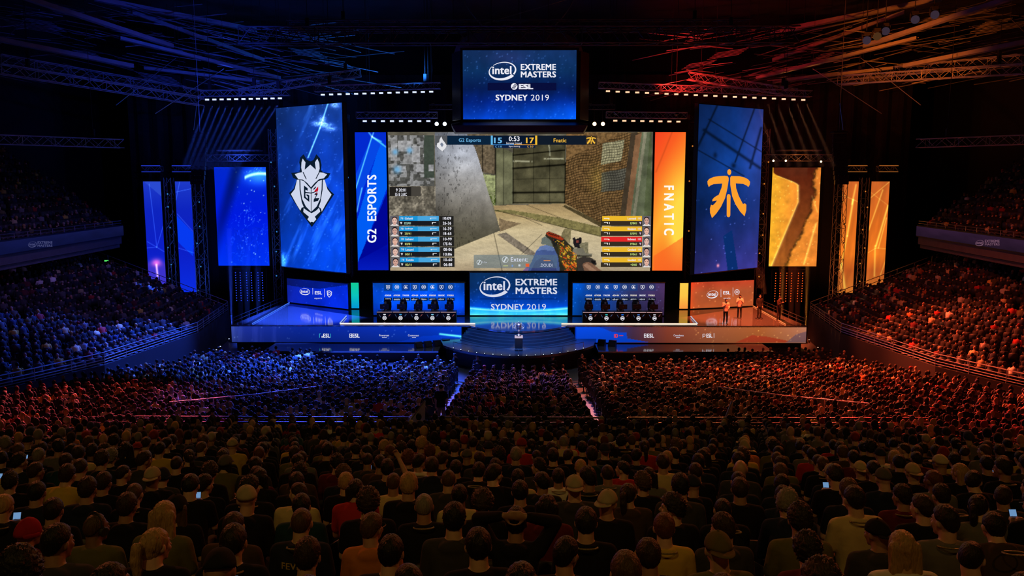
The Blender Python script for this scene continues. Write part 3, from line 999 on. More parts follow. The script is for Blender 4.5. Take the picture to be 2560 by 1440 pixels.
# --- tall angled screen, navy, with the orange emblem
s = Screen('led_screen', 'tall navy LED screen carrying a winged orange emblem', 'screen', (12.5, 58), (18.26, 62.5), 5.38, 17.22, p_tall_navy, (100, 260), .35)
tall_r = s
z5 = lambda pts: [(1720 + x / 3.132, 240 + y / 3.132) for x, y in pts]
og = (252, 160, 44)
fn = [[(307 + 0, 596), (311, 580), (323, 572), (335, 580), (339, 596), (335, 612), (323, 620), (311, 612)],
      [(318, 640), (310, 627), (285, 625), (240, 628), (200, 634), (165, 650), (152, 668), (154, 690), (163, 713), (175, 701), (200, 690), (268, 685), (262, 720), (240, 775), (222, 783), (203, 797), (192, 810), (190, 825), (228, 818), (213, 838),
       (195, 856), (180, 852), (172, 880), (173, 915), (188, 956), (222, 920), (258, 868), (290, 800), (308, 725), (318, 660)],
      [(330, 640), (338, 627), (400, 628), (440, 637), (470, 652), (486, 672), (483, 695), (472, 713), (460, 701), (432, 688), (374, 684), (377, 722), (397, 782), (430, 846), (446, 840), (457, 852), (456, 895), (443, 942), (408, 905), (370, 845),
       (346, 785), (331, 695)],
      [(304, 785), (308, 772), (318, 768), (329, 772), (333, 785), (331, 935), (325, 947), (317, 949), (307, 945), (303, 935)]]
s.polys('emblem', [(z5(p), og) for p in fn], .03)
# --- the main screen
s = Screen('match_screen', 'largest central LED screen showing the running match', 'screen', (-9.75, 62), (10.0, 62), 5.16, 15.55, p_game, (430, 226), .4)
main = s
s.display('minimap', (-9.72, 62), (-6.3, 62), 11.55, 15.3, p_minimap, (92, 100), .02)
s.polys('clock_panel', [rect(974, 467, 1028, 490, (34, 32, 30)), rect(1028, 467, 1052, 490, (70, 66, 60))], .02)
s.text('timer_lettering', [('9 20:01', (990, 471, 1015, 479), W, .02), ('15 B 3:0C', (988, 482, 1017, 490), W, .02)])
s.polys('score_bar', [rect(1118, 339, 1227, 362, (10, 34, 58)), rect(1227, 339, 1232, 362, (96, 180, 230)), rect(1232, 339, 1338, 362, (8, 22, 44)), rect(1338, 339, 1343, 362, (240, 186, 52)), rect(1343, 339, 1465, 362, (16, 26, 40)),
                      rect(1234, 362, 1338, 370, (10, 30, 66)), rect(1465, 339, 1492, 362, (64, 50, 36)), rect(1088, 339, 1118, 363, (86, 88, 92)), rect(1232, 361, 1285, 362.5, (60, 130, 200)), rect(1285, 361, 1338, 362.5, (220, 150, 50))], .02)
CY, GD = (110, 186, 236), (246, 190, 62)
s.text('score_lettering', [('G2 Esports', (1147, 346, 1202, 357), CY, .01), ('15', (1235, 344, 1255, 358), CY, .03), ('0:53', (1272, 341, 1299, 353), W, .02), ('17', (1315, 344, 1335, 358), GD, .03), ('Fnatic', (1384, 346, 1416, 356), GD, .02),
                           ('Extreme Ground', (1266, 355, 1304, 361), W, .0), ('C 1:8', (1238, 364, 1254, 368.5), CY, .0), ('Spectating', (1272, 364, 1300, 368.5), W, .0), ('C 3:0', (1318, 364, 1333, 368.5), GD, .0)], .035)
s.polys('team_badge', [([(1103, 341), (1107, 350), (1112, 356), (1117, 364), (1113, 371), (1106, 378), (1099, 373), (1092, 366), (1093, 358), (1098, 356), (1099, 349)], (226, 226, 230)),
                       ([(1100, 360), (1105, 356), (1109, 362), (1105, 368)], (120, 130, 150))], .035)
fm = lambda pts: [(1466 + (x - 150) / 337 * 24, 340.5 + (y - 572) / 384 * 20) for x, y in pts]
s.polys('team_badge', [(fm(p), GD) for p in fn], .035)
NAMES_L, SC_L = ['Gsladd', 'Ladopt', 'Ladnand', 'Lucand', 'Tamdo'], [('10:09', '26-36'), ('16-39', '18-65'), ('10-99', '17E-96'), ('08-06', '10:86'), ('10-60', '06-88')]
SUB_L = ['D2/01', '20/41', '02/01', '00/11', '02/11']
NAMES_R, SUB_R = ['Lucrand', 'Blaubert', 'Bobmact', 'Corobard', 'Goodact'], ['E/001', 'E/091', 'P/061', 'F/061', '+0/60']


def face_polys(x0, y0, x1, y1, k):
    cx, w = (x0 + x1) / 2, x1 - x0
    sk, hr = [(224, 184, 170), (206, 160, 146), (228, 180, 160)][k % 3], [(40, 30, 30), (26, 22, 24), (60, 36, 30)][k % 3]
    return [rect(x0, y0, x1, y1, (98, 96, 104)), ([(x0, y1), (x0 + w * .18, y1 - 3.4), (cx - w * .18, y1 - 5.5), (cx + w * .18, y1 - 5.5), (x1 - w * .18, y1 - 3.4), (x1, y1)], (222, 216, 214)),
            rect(cx - w * .16, y1 - 8, cx + w * .16, y1 - 3, (196, 150, 136)), disc(cx, y0 + (y1 - y0) * .32, w * .31, (y1 - y0) * .26, hr), disc(cx, y0 + (y1 - y0) * .48, w * .28, (y1 - y0) * .31, sk),
            rect(cx - w * .2, y0 + 9.6, cx - w * .06, y0 + 10.8, (90, 60, 56)), rect(cx + w * .06, y0 + 9.6, cx + w * .2, y0 + 10.8, (90, 60, 56)), rect(cx - w * .1, y0 + 15.4, cx + w * .1, y0 + 16.2, (150, 90, 84))]


for k in range(5):
    y = 540 + 25.9 * k
    x = 976 + .6 * k
    p = s.polys('player_card', face_polys(x - .5, y, x + 21.5, y + 24.5, k) + [rect(x + 21.5, y + .2, x + 121, y + 12, (26, 148, 214)), rect(x + 68, y + .2, x + 121, y + 12, (72, 164, 220)), rect(x + 21.5, y + 12, x + 121, y + 24, (26, 27, 32)),
                                        rect(x + 122.5, y + .2, x + 158, y + 24, (34, 33, 32)), rect(x + 99, y + 4.5, x + 115, y + 5.8, (200, 220, 235)), rect(x + 99, y + 5.8, x + 102, y + 8, (200, 220, 235)),
                                        ([(x + 24, y + 15), (x + 29.5, y + 15), (x + 28.5, y + 19), (x + 26.5, y + 21)], (206, 206, 210)), rect(x + 104, y + 15.4, x + 114, y + 16.6, (228, 228, 228)), rect(x + 104, y + 16.6, x + 106, y + 20.5, (228, 228, 228))], .02)
    p['label'] = 'blue player card with portrait'
    s.text('card_lettering', [(NAMES_L[k], (x + 36, y + 3.4, x + 56, y + 8.8), W, .02), ('78', (x + 25, y + 3.6, x + 32, y + 8.4), W, .0), (SUB_L[k], (x + 35, y + 15.4, x + 51, y + 20.8), (214, 220, 130) if k else (180, 220, 200), .02),
                              (SC_L[k][0], (x + 131, y + 2.2, x + 152, y + 9.4), W, .02), (SC_L[k][1], (x + 131, y + 14.4, x + 152, y + 21.4), W, .02)], .035, p)
    hot = k == 2
    y = 540.2 + 25.9 * k
    x = 1502
    p = s.polys('player_card', face_polys(1606, y, 1627, y + 24.5, k + 1) + [rect(x + (1 if hot else 3.5), y, 1605, y + 12, (228, 40, 40) if hot else (236, 184, 44)), rect(x, y + 12, 1605, y + 23.8, (52, 44, 34)), rect(x + 8, y + 5, x + 20, y + 6.4, (240, 236, 220)), rect(x + 18, y + 6, x + 22, y + 8, (240, 236, 220)),
                                        rect(x + 8, y + 15, x + 18, y + 16.4, (220, 216, 210)), rect(x + 16, y + 16, x + 18, y + 19.5, (220, 216, 210)), rect(x + 21, y + 15, x + 22.4, y + 20, (220, 216, 210)),
                                        ([(1598, y + 15), (1603, y + 15), (1602, y + 19), (1600.5, y + 21)], (196, 176, 210))], .02)
    p['label'] = 'red player card with portrait' if hot else 'yellow player card with portrait'
    s.text('card_lettering', [(NAMES_R[k], (1569, y + 3.4, 1590, y + 8.8), W, .02), ('100', (1595, y + 3.6, 1602, y + 8.4), W, .0), (SUB_R[k], (1576, y + 15.2, 1592, y + 20.6), (196, 224, 130), .02)], .035, p)
s.polys('sponsor_bar', [ring_logo(1198, 656, 6.5, (206, 214, 220), .2), ([(1194, 660), (1200, 650), (1202, 651), (1196, 662)], (206, 214, 220)), ring_logo(1263, 649, 8, (206, 214, 220), .16), ([(1258, 654), (1265, 642), (1268, 643), (1261, 656)], (206, 214, 220)),
                        rect(1279, 662, 1283, 667, (120, 150, 200)), rect(1296, 661, 1301, 666, (206, 214, 220)), rect(1314, 659, 1323, 667, (226, 96, 50)), rect(1258, 663, 1270, 666, (170, 176, 130)), rect(1359, 650, 1376, 653, (190, 130, 90))], .03)
s.text('sponsor_lettering', [('1:1x', (1206, 653, 1217, 658), OFFW, 0), ('Extent:', (1277, 643, 1320, 654), OFFW, .01), ('.DOUDI', (1350, 659, 1381, 667), OFFW, 0)], .035)
# --- team banners either side of it
s = Screen('banner_screen', 'narrow blue LED banner with upward lettering beside the match picture', 'screen', (-12.2, 62), (-9.88, 62), 5.2, 15.53, p_banner_blue, (44, 180), .3)
s.text('lettering', [('G2  ESPORTS', (918, 437, 941, 607), (240, 244, 255), .025, 90)])
s = Screen('banner_screen', 'narrow orange and yellow LED banner with downward lettering', 'screen', (10.16, 62), (12.43, 62), 5.18, 15.53, p_banner_orange, (44, 180), .3)
s.text('lettering', [('F N A T I C', (1660, 464, 1685, 588), (255, 250, 240), .04, -90)])
# --- hanging scoreboard
s = Screen('scoreboard_screen', 'square scoreboard hanging over centre stage with blue display', 'scoreboard', (-3.58, 54), (3.71, 54), 15.9, 20.23, p_cube, (140, 84), .3, frame=.16)
cube = s
oval_logo(s, 1256, 177, 70)
s.polys('logo_plate', [rect(1219, 207, 1391, 226, (8, 14, 58)), disc(1285.5, 216, 8.2, 8.4, (240, 240, 250))] +
        [([(1279 + d, 221), (1287 + d, 209), (1288.2 + d, 209.6), (1280.4 + d, 222)], (10, 20, 70)) for d in (0, 3, 6)], .025)
s.text('lettering', [('EXTREME', (1302, 160, 1390, 175), W, .03), ('MASTERS', (1302, 178.5, 1390, 193.5), W, .03), ('ESL', (1297, 210, 1333, 223), W, .06), ('SYDNEY', (1239, 236.5, 1319, 251.5), W, .03), ('2019', (1327, 236.5, 1372.5, 251.5), W, 0)], .035)
for sx in (-1, 1):   # canted side wings of the scoreboard
    mb = MB()
    x0, x1 = sx * 3.85, sx * 4.5
    o = .06
    mb.add([(x0 + o, 0, 0), (x1 + o, 1.2, 0), (x1 + o, 1.2, 4.3), (x0 + o, 0, 4.3), (x0 + o, .3, 0), (x1 + o, 1.5, 0), (x1 + o, 1.5, 4.3), (x0 + o, .3, 4.3)], [(0, 1, 2, 3), (5, 4, 7, 6), (4, 0, 3, 7), (1, 5, 6, 2), (3, 2, 6, 7), (4, 5, 1, 0)])
    mb.build('side_wing', PLASTIC, s.root)
mb = MB()
mb.loft([[(-3.75, 0, -.16), (3.75, 0, -.16), (4.5, 1.2, -.16), (-4.5, 1.2, -.16)], [(-4.35, -.5, -.42), (4.35, -.5, -.42), (4.5, 1.4, -.42), (-4.5, 1.4, -.42)], [(-4.1, -.4, -.86), (4.1, -.4, -.86), (4.3, 1.4, -.86), (-4.3, 1.4, -.86)]])
mb.build('skirt', PLASTIC, s.root)
# --- centre stage screen below
s = Screen('led_screen', 'low blue LED screen with white lettering at stage level behind the trophy', 'screen', (-3.58, 60), (3.65, 60), 2.07, 5.22, p_low, (150, 80), .2)
low = s
oval_logo(s, 1237, 716, 78, OFFW)
s.text('lettering', [('EXTREME', (1289, 697, 1393, 713.5), OFFW, .03), ('MASTERS', (1289, 718.5, 1393, 735), OFFW, .03), ('SYDNEY', (1227.5, 760, 1310, 774.5), OFFW, .02), ('2019', (1317, 760, 1365, 774.5), OFFW, 0)], .035)
s.polys('divider', [rect(1199, 747, 1394, 748.2, (4, 26, 70))], .03)
# --- wide screens
sL = Screen('led_screen', 'broad blue LED screen with sparkling veins hung above the blue light grid', 'screen', (-24.32, 66), (-20.18, 66), 5.12, 13.02, p_wide_blue, (88, 164), .3)
sR = Screen('led_screen', 'broad amber LED screen with dark molten band above the orange light grid', 'screen', (20.2, 66), (24.03, 66), 5.1, 12.98, p_wide_orange, (88, 164), .3)
for nm, lab, a, b, pt in (('led_column', 'outermost slim blue LED column, violet glow at its foot', -31.9, -30.4, p_slim_blue), ('led_column', 'slim blue LED column beside the outermost blue one', -29.18, -27.82, p_slim_blue),
                          ('led_column', 'slim orange LED column nearest the broad amber screen', 27.4, 28.72, p_slim_orange), ('led_column', 'outermost slim orange LED column above the red crowd', 29.8, 31.32, p_slim_orange)):
    q = Screen(nm, lab, 'screen', (a, 70), (b, 70), 2.4, 11.88, pt, (36, 170), .25)
    for x in (-.5, .5):
        MB().box((x, .12, -1.2), (.08, .08, 2.4)).build('leg', BLACK, q.root)
# --- low stage walls with sponsors
s = Screen('sponsor_wall', 'angled blue sponsor wall on the blue end of the stage', 'screen', (-18.95, 66.5), (-13.2, 62.8), 2.07, 4.03, p_sponsor_blue, (120, 44), .2)
oval_logo(s, 762, 729, 26, rot=6)
s.text('lettering', [('ESL', (787, 728, 805, 736), W, .03), ('esports', (786, 744, 805, 749), W, 0)], .03)
s.polys('emblem', [rect(781.5, 720, 782.3, 736, W), rect(811, 722, 811.8, 743, W), ([(817, 727), (824, 726), (830, 730), (829, 738), (823, 744), (818, 738)], W), ([(819, 729), (824, 728), (828.5, 731), (827.5, 737), (823, 742), (819.5, 737)], (6, 44, 215)),
                   ring_logo(823, 734, 3.6, W, .35, 10)], .03)
s = Screen('sponsor_wall', 'angled rust red sponsor wall behind the presenters', 'screen', (13.4, 63.2), (18.72, 64.8), 2.07, 4.12, p_sponsor_red, (120, 44), .2)
oval_logo(s, 1781, 736, 29, rot=-12)
s.text('lettering', [('ESL', (1808, 728, 1826, 736), W, .03), ('esports', (1809, 744, 1826, 749), W, 0)], .03)
s.polys('emblem', [rect(1802, 724, 1802.8, 743, W), rect(1832, 719, 1832.8, 741, W), ring_logo(1842.5, 730, 6.5, W, .16), ring_logo(1842.5, 730, 3.4, W, .4, 10)], .03)
Screen('light_column', 'turquoise glowing upright panel beside the blue sponsor wall', 'screen', (-13.03, 63.2), (-12.43, 63.2), 2.07, 4.08, p_strip_cyan, (6, 24), .2)
Screen('light_column', 'gold glowing upright panel beside the red sponsor wall', 'screen', (12.54, 63.2), (13.19, 63.2), 2.07, 4.08, p_strip_gold, (6, 24), .2)
# --- player booths
for side, a, b, pt, x0, lab in (('l', -10.75, -3.98, p_booth_l, 933, 'bright blue booth wall of logos behind the desks beside the turquoise panel'), ('r', 4.01, 10.78, p_booth_r, 1432, 'blue to mauve booth wall of logos behind the desks beside the gold panel')):
    s = Screen('booth_wall', lab, 'screen', (a, 60), (b, 60), 2.07, 4.46, pt, (120, 60), .2)
    it, tx = [], []
    for k in range(8):
        x = x0 + (27 if side == 'l' else 30) + k * (22.3 if side == 'l' else 22.4)
        dkc = [(8, 60, 140), (6, 96, 214), (10, 56, 140), (14, 66, 150)][k % 4] if side == 'l' else [(20, 70, 150), (16, 70, 160), (34, 60, 120), (50, 52, 100)][min(3, k // 2)]
        it.append(rect(x, 709, x + 20, 727, dkc))
        cx, cy = x + 10, 717.5
        if k % 3 == 0:
            it += [([(cx - 5, cy - 4), (cx + 5, cy - 4), (cx + 4.4, cy + 3), (cx, cy + 6.4), (cx - 4.4, cy + 3)], W), ([(cx - 4, cy - 3), (cx + 4, cy - 3), (cx + 3.4, cy + 2.4), (cx, cy + 5), (cx - 3.4, cy + 2.4)], dkc), disc(cx, cy, 2, 2, W, 10)]
        elif k % 3 == 1:
            it += [ring_logo(cx, cy, 5.4, W, .2), rect(cx - 2.4, cy - 1.6, cx + 2.4, cy + 1.6, W)]
        else:
            it += [ring_logo(cx, cy, 5.2, W, .18, 14, 20, 330), ([(cx - 3, cy + 1), (cx, cy - 3), (cx + 3, cy + 1), (cx, cy + 3)], W)]
        it.append(rect(x, 744, x + 20, 752, tuple(v * .35 for v in dkc)))
        tx += [(['-ZOOUE', 'AYVOER', 'TYACOSE', '-ID=H', 'LOOE', 'IYRSOUE', 'OKOOIC', 'YVOELS'][k], (x + 1.5, 736.6, x + 18, 740.2), (236, 226, 210) if k % 2 else W, .05), (['-ugoos', 'ouuiu', 'l-us', 'uil-us', 'jidgpoo', 'goluuo', 'adycur', 't-iu'][k], (x + 2.5, 746, x + 17, 750.4), OFFW, .02)]
    s.polys('logo_tile', it, .02)
    s.text('lettering', tx, .04)
# --- ribbon boards along the balconies
for side, pa, pb, lab in (('left', (-28.5, 45), (-29.5, 61), 'dark ribbon board on the balcony over the blue lit tier'), ('right', (29.5, 61), (28.5, 45), 'dark ribbon board on the balcony over the red lit tier')):
    sx = -1 if side == 'left' else 1
    mid = ((pa[0] + pb[0]) / 2, (pa[1] + pb[1]) / 2)
    root = thing('ribbon_board', lab, 'display board', (mid[0], mid[1], 7.95))
    pts = [(sx * 26.6, 24), (sx * 28.5, 45), (sx * 29.5, 61)]
    mb = MB()
    for p, q in zip(pts, pts[1:]):
        vs = [(x - mid[0], y - mid[1], z) for z in (-.1, .75) for x, y in (p, q, (q[0] + sx * .3, q[1]), (p[0] + sx * .3, p[1]))]
        mb.add(vs, [(0, 1, 5, 4), (1, 2, 6, 5), (2, 3, 7, 6), (3, 0, 4, 7), (4, 5, 6, 7), (3, 2, 1, 0)])
    mb.build('housing', BLACK, root)
    S = Screen.__new__(Screen)
    S.root, S.off = root, root.matrix_basis.translation.copy()
    for p, q in zip(pts, pts[1:]):
        S.a, S.b = Vector((p[0], p[1], 7.95)), Vector((q[0], q[1], 7.95))
        e = (S.b - S.a).normalized()
        S.nrm = Vector((-sx * e.y, sx * e.x, 0)) if True else None
        if S.nrm.x * sx > 0:
            S.nrm = -S.nrm
        S.display('display', p, q, 7.92, 8.62, p_ribbon, (40, 4), .03)
    c = (70, 74, 120) if sx < 0 else (120, 84, 104)
    cx, cy = (81, 611) if sx < 0 else (2449, 607.5)
    k_ = 22 / 510.0
    S.polys('emblem', [(swoosh(cx, cy, 10.4, 6.6, -128, 38, 9 * k_, 30 * k_), c), (swoosh(cx, cy, 10.4, 6.6, -136, -316, 8 * k_, 56 * k_), c)], .06)
    S.text('lettering', [('intel', (cx - 8, cy - 3.7, cx + 7.2, cy + 2.7), c, .03)], .065)
    S.text('lettering', [('EXTREME', (cx + 13, cy - 8, cx + 50, cy - 1), c, .02), ('MASTERS', (cx + 13, cy + .5, cx + 50, cy + 6), c, .02)], .065)
    # slab under the upper tier
    mb = MB()
    for p, q in zip(pts, pts[1:]):
        vs = [(x + sx * .32, y, z) for z in (7.0, 7.25) for x, y in (p, q, (q[0] + sx * 12, q[1]), (p[0] + sx * 12, p[1]))]
        mb.add(vs, [(0, 1, 5, 4), (1, 2, 6, 5), (2, 3, 7, 6), (3, 0, 4, 7), (4, 5, 6, 7), (3, 2, 1, 0)])
    structure(mb.build('ceiling_balcony_' + side, CONCRETE))


# ================================================================== STAGE
def arc(k, n=24, half=3.4, y0=56.0, front=53.87):
    """front edge of the curved centre of the stage; k: how far it is pushed out"""
    out = []
    for i in range(n + 1):
        t = -1 + 2 * i / n
        out.append((t * (half + .12 * k), y0 - (y0 - front) * (1 - t * t) - .25 * k * (1 - .5 * t * t)))
    return out


def prism(mb, pts, z0, z1):
    n = len(pts)
    vs = [(x, y, z0) for x, y in pts] + [(x, y, z1) for x, y in pts]
    mb.add(vs, [tuple(range(n, 2 * n)), tuple(range(n - 1, -1, -1))] + [(i, (i + 1) % n, n + (i + 1) % n, n + i) for i in range(n)])
    return mb


stage = thing('stage', 'long black gloss stage with glowing fascia facing the floor seats', 'stage')
stage['kind'] = 'thing'
prism(MB(), [(-19.95, 56)] + arc(0) + [(19.95, 56), (19.3, 67.2), (-19.3, 67.2)], 1.88, 2.0).build('deck', DECK, stage)
prism(MB(), [(-19.7, 56.3), (-3.9, 56.3), (-3.9, 57.2), (3.9, 57.2), (3.9, 56.3), (19.7, 56.3), (19.2, 67), (-19.2, 67)], 0, 1.88).build('substructure', BLACK, stage)
for k in range(1, 6):
    a, z = arc(k), 2.0 - .17 * k
    prism(MB(), a + [(a[-1][0], 57), (a[0][0], 57)], 1.1 if k < 5 else 1.0, z).build('step', STEPM, stage)
mb = MB()
th = [(-5.4, 55.9), (-5.0, 53.6), (-4.25, 52.45)]
THRUST = [(4.25 * t, 50.2 + 2.25 * t * t) for t in np.linspace(-1, 1, 25)]
prism(mb, th[:2] + THRUST + [(5.0, 53.6), (5.4, 55.9)], .95, 1.1)
mb.build('thrust_deck', STEPM, stage)
prism(MB(), [(-5.2, 55.9), (-4.8, 53.7)] + [(x, y + .15) for x, y in THRUST] + [(4.8, 53.7), (5.2, 55.9)], 0, .95).build('thrust_skirt', BLACK, stage)
for sx in (-1, 1):
    MB().box((sx * 11.1, 54.65, .70), (11.6, 2.7, .1)).build('apron', DECK, stage)
    MB().box((sx * 11.1, 54.7, .325), (11.4, 2.5, .65)).build('apron_skirt', BLACK, stage)
fL = Screen('x', '', '', (-19.95, 56), (-3.95, 56), .81, 1.93, p_fascia_blue, (330, 26), .2, part=stage)
TXT = [('ESL', (808, 834, 825, 844), W, .03), ('ESL', (881, 834, 899, 844), W, .03), ('Powerset', (948, 836, 973, 841), OFFW, .01), ('Cosmonaut', (1020, 836, 1047, 841), OFFW, .01)]
fL.text('lettering', TXT)
fL.polys('emblem', [rect(798, 834, 799.2, 844, (60, 190, 210)), rect(798, 834, 802, 835.2, (60, 190, 210)), rect(804, 840, 806.5, 844, W), rect(826, 834, 827, 844, (60, 190, 210)), rect(873.5, 834, 880, 835.4, W), rect(873.5, 834, 874.8, 844, W), rect(873.5, 842.6, 880, 844, W),
                    rect(878.6, 834, 880, 844, W), rect(875.5, 838, 880, 839.4, W), rect(955, 843, 967, 844.2, OFFW), rect(1030, 843, 1040, 844.2, OFFW)], .03)
fR = Screen('x', '', '', (3.95, 56), (19.92, 56), .81, 1.93, p_fascia_red, (330, 26), .2, part=stage)
fR.text('lettering', [('ID', (1535, 835, 1545, 844), (230, 60, 60), .04), ('ESL', (1618, 834, 1635, 844), W, .03), ('Consulence', (1684, 836, 1709, 841), OFFW, .01), ('ESL', (1766, 834, 1781, 844), W, .03)])
fR.polys('emblem', [rect(1548, 838, 1558, 840, (200, 60, 70)), rect(1610, 834, 1616, 835.4, W), rect(1610, 834, 1611.4, 844, W), rect(1610, 842.6, 1616, 844, W), rect(1614.8, 834, 1616, 844, W), rect(1611, 838, 1616, 839.4, W), rect(1690, 843, 1700, 844.2, OFFW),
                    ring_logo(1760, 838, 3.6, W, .3, 12), rect(1756.6, 835, 1757.8, 844.4, W), rect(1784.5, 833, 1785.5, 845, W)], .03)
# glowing bars along the booth fronts
BARL = E('warm_white_light_bar', (1.0, 0.84, 0.84), 1.15)
BARR = E('warm_orange_light_bar', (1.0, 0.74, 0.58), 1.2)
for sx, m_, lab in ((-1, BARL, 'pinkish white light bar along the stage edge before the blue booth'), (1, BARR, 'orange white light bar along the stage edge before the mauve booth')):
    r_ = thing('light_bar', lab, 'light bar', (sx * 7.7, 56.22, 2.02))
    MB().box((0, 0, .065), (9.4, .09, .09)).build('tube', m_, r_)
    MB().box((0, .08, .05), (9.4, .06, .12)).build('channel', BLACK, r_)
    p = Vector((sx * 4.75, .06, .08))
    MB().tube(p, (sx * 4.95, 3.2, .07), .035).build('return_tube', E('soft_light_bar', (1.0, .72, .5) if sx > 0 else (.55, .75, 1.0), .7), r_)
    r2 = thing('light_bar', 'thin ' + ('blue' if sx < 0 else 'red orange') + ' light line along the outer stage edge', 'light bar', (sx * 18.6, 57, 2.0))
    MB().tube((0, -.6, .05), (sx * .15, 9.3, .05), .03).build('tube', E('edge_line_blue', (.05, .16, 1.0), 1.2) if sx < 0 else E('edge_line_red', (1.0, .22, .06), 1.2), r2)
    MB().box((sx * .3, 4.0, .012), (.4, 9.0, .02)).build('base_strip', BLACK, r2)
    r3 = thing('stage_handrail', 'low handrail along the ' + ('blue' if sx < 0 else 'red') + ' end of the stage', 'handrail', (sx * 19.6, 57, 2.0))
    mb = MB()
    for z in (.25, .5):
        mb.tube((sx * .25, -.9, z), (sx * -.35, 9.6, z), .022)
    mb.build('rail', DARKALU, r3)
    for k in range(8):
        y = -.8 + 1.45 * k
        MB().tube((sx * (.25 - .057 * (y + .9)), y, 0), (sx * (.25 - .057 * (y + .9)), y, .5), .02).build('post', DARKALU, r3)

# row of little lamps along the thrust
GLOW = E('footlight_glow', (.55, .72, 1.0), 7.0)
proto = None
for k in range(17):
    t = -1 + 2 * k / 16
    x, y = 4.22 * t, 50.13 + 2.25 * t * t
    if proto is None:
        proto = thing('footlight', '', 'lamp')
        MB().cap((0, 0, .05), (0, -.06, .06), .055, .06, 8, 2).build('housing', BLACK, proto)
        MB().ell((0, -.085, .07), (.038, .03, .038), 10, 6).build('lens', GLOW, proto)
        o = proto
    else:
        o = copy_tree(proto)
    o.location = (x, y, 1.1)
    tag(o, 'small white footlight on the curved thrust rim, %s from the blue side' % ORD[k], 'lamp', 'footlights along the thrust rim')
r_ = thing('thrust_rail', 'thin curved handrail round the thrust in front of the trophy', 'handrail', (0, 50, 1.105))
pts = [(x, y - 50 + .12, .42) for x, y in THRUST]
MB().path(pts, .016, 5).build('rail', RAILM, r_)
for k in range(0, 25, 4):
    MB().tube((pts[k][0], pts[k][1], 0), pts[k], .015, 5).build('post', RAILM, r_)

# trophy on its podium
r_ = thing('podium', 'black square podium with pale lit top under the trophy', 'podium', (.03, 51.9, 1.105))
MB().box((0, 0, .42), (.5, .5, .84)).build('body', PLASTIC, r_)
MB().box((0, 0, .90), (.52, .52, .1)).build('top', E('podium_glow', (.75, .62, .85), .75), r_)
SILVER = M('polished_silver', (.82, .80, .84), .28, 1.0, .1, 9)
r_ = thing('trophy', 'tall silver two handled trophy cup standing on the black podium', 'trophy', (.03, 51.9, 2.06))
prof = [(.15, 0), (.15, .05), (.12, .07), (.05, .12), (.035, .2), (.05, .24), (.035, .27), (.06, .32), (.13, .4), (.165, .5), (.17, .56), (.19, .58), (.19, .6), (.17, .62), (.175, .70), (.2, .72), (.2, .74), (.17, .75), (.14, .79), (.06, .83), (.03, .85), (.05, .88), (.02, .93), (.001, .94)]
MB().lathe(prof, n=24).build('cup', SILVER, r_, True)
for sx in (-1, 1):
    pts = [(sx * (.12 + .2 * sin(pi * t) + .07 * t), 0, .4 + .4 * t) for t in np.linspace(0, 1, 10)]
    MB().path(pts, .018, 8).build('handle', SILVER, r_, True)
MB().box((0, 0, .02), (.3, .3, .04)).build('foot', PLASTIC, r_)
spot('trophy_fill_spot', (0, 46, 18), (0, 51.9, 2.4), (1.0, .86, .9), 16000, 4, .5)  # added spot, brightens the dark silver of the trophy
# wedge monitors on the apron
proto = None
for k, (x, y) in enumerate([(-4.9, 55.2), (-5.5, 54.9), (-6.1, 54.6), (-6.7, 54.3), (5.7, 55.3), (6.4, 55.0)]):
    if proto is None:
        proto = thing('stage_monitor', '', 'speaker')
        mb = MB()
        mb.add([(-.25, -.2, 0), (.25, -.2, 0), (.25, .25, 0), (-.25, .25, 0), (-.25, .05, .4), (.25, .05, .4), (.25, .25, .4), (-.25, .25, .4)], [(3, 2, 1, 0), (0, 1, 5, 4), (1, 2, 6, 5), (2, 3, 7, 6), (3, 0, 4, 7), (4, 5, 6, 7)])
        mb.build('cabinet', PLASTIC, proto)
        MB().add([(-.21, -.165, .09), (.21, -.165, .09), (.21, .01, .36), (-.21, .01, .36)], [(0, 1, 2, 3)]).build('grille', M('speaker_grille', (.05, .05, .06), .4, .6), proto)
        o = proto
    else:
        o = copy_tree(proto)
    o.location = (x, y, .75)
    o.rotation_euler.z = .5 if x < 0 else -.4
    tag(o, 'wedge stage monitor on the apron, ' + ['nearest the blue steps', 'second from the blue steps', 'third from the blue steps', 'farthest from the blue steps', 'nearest the red steps', 'farthest from the red steps'][k], 'speaker', 'wedge monitors on the apron')

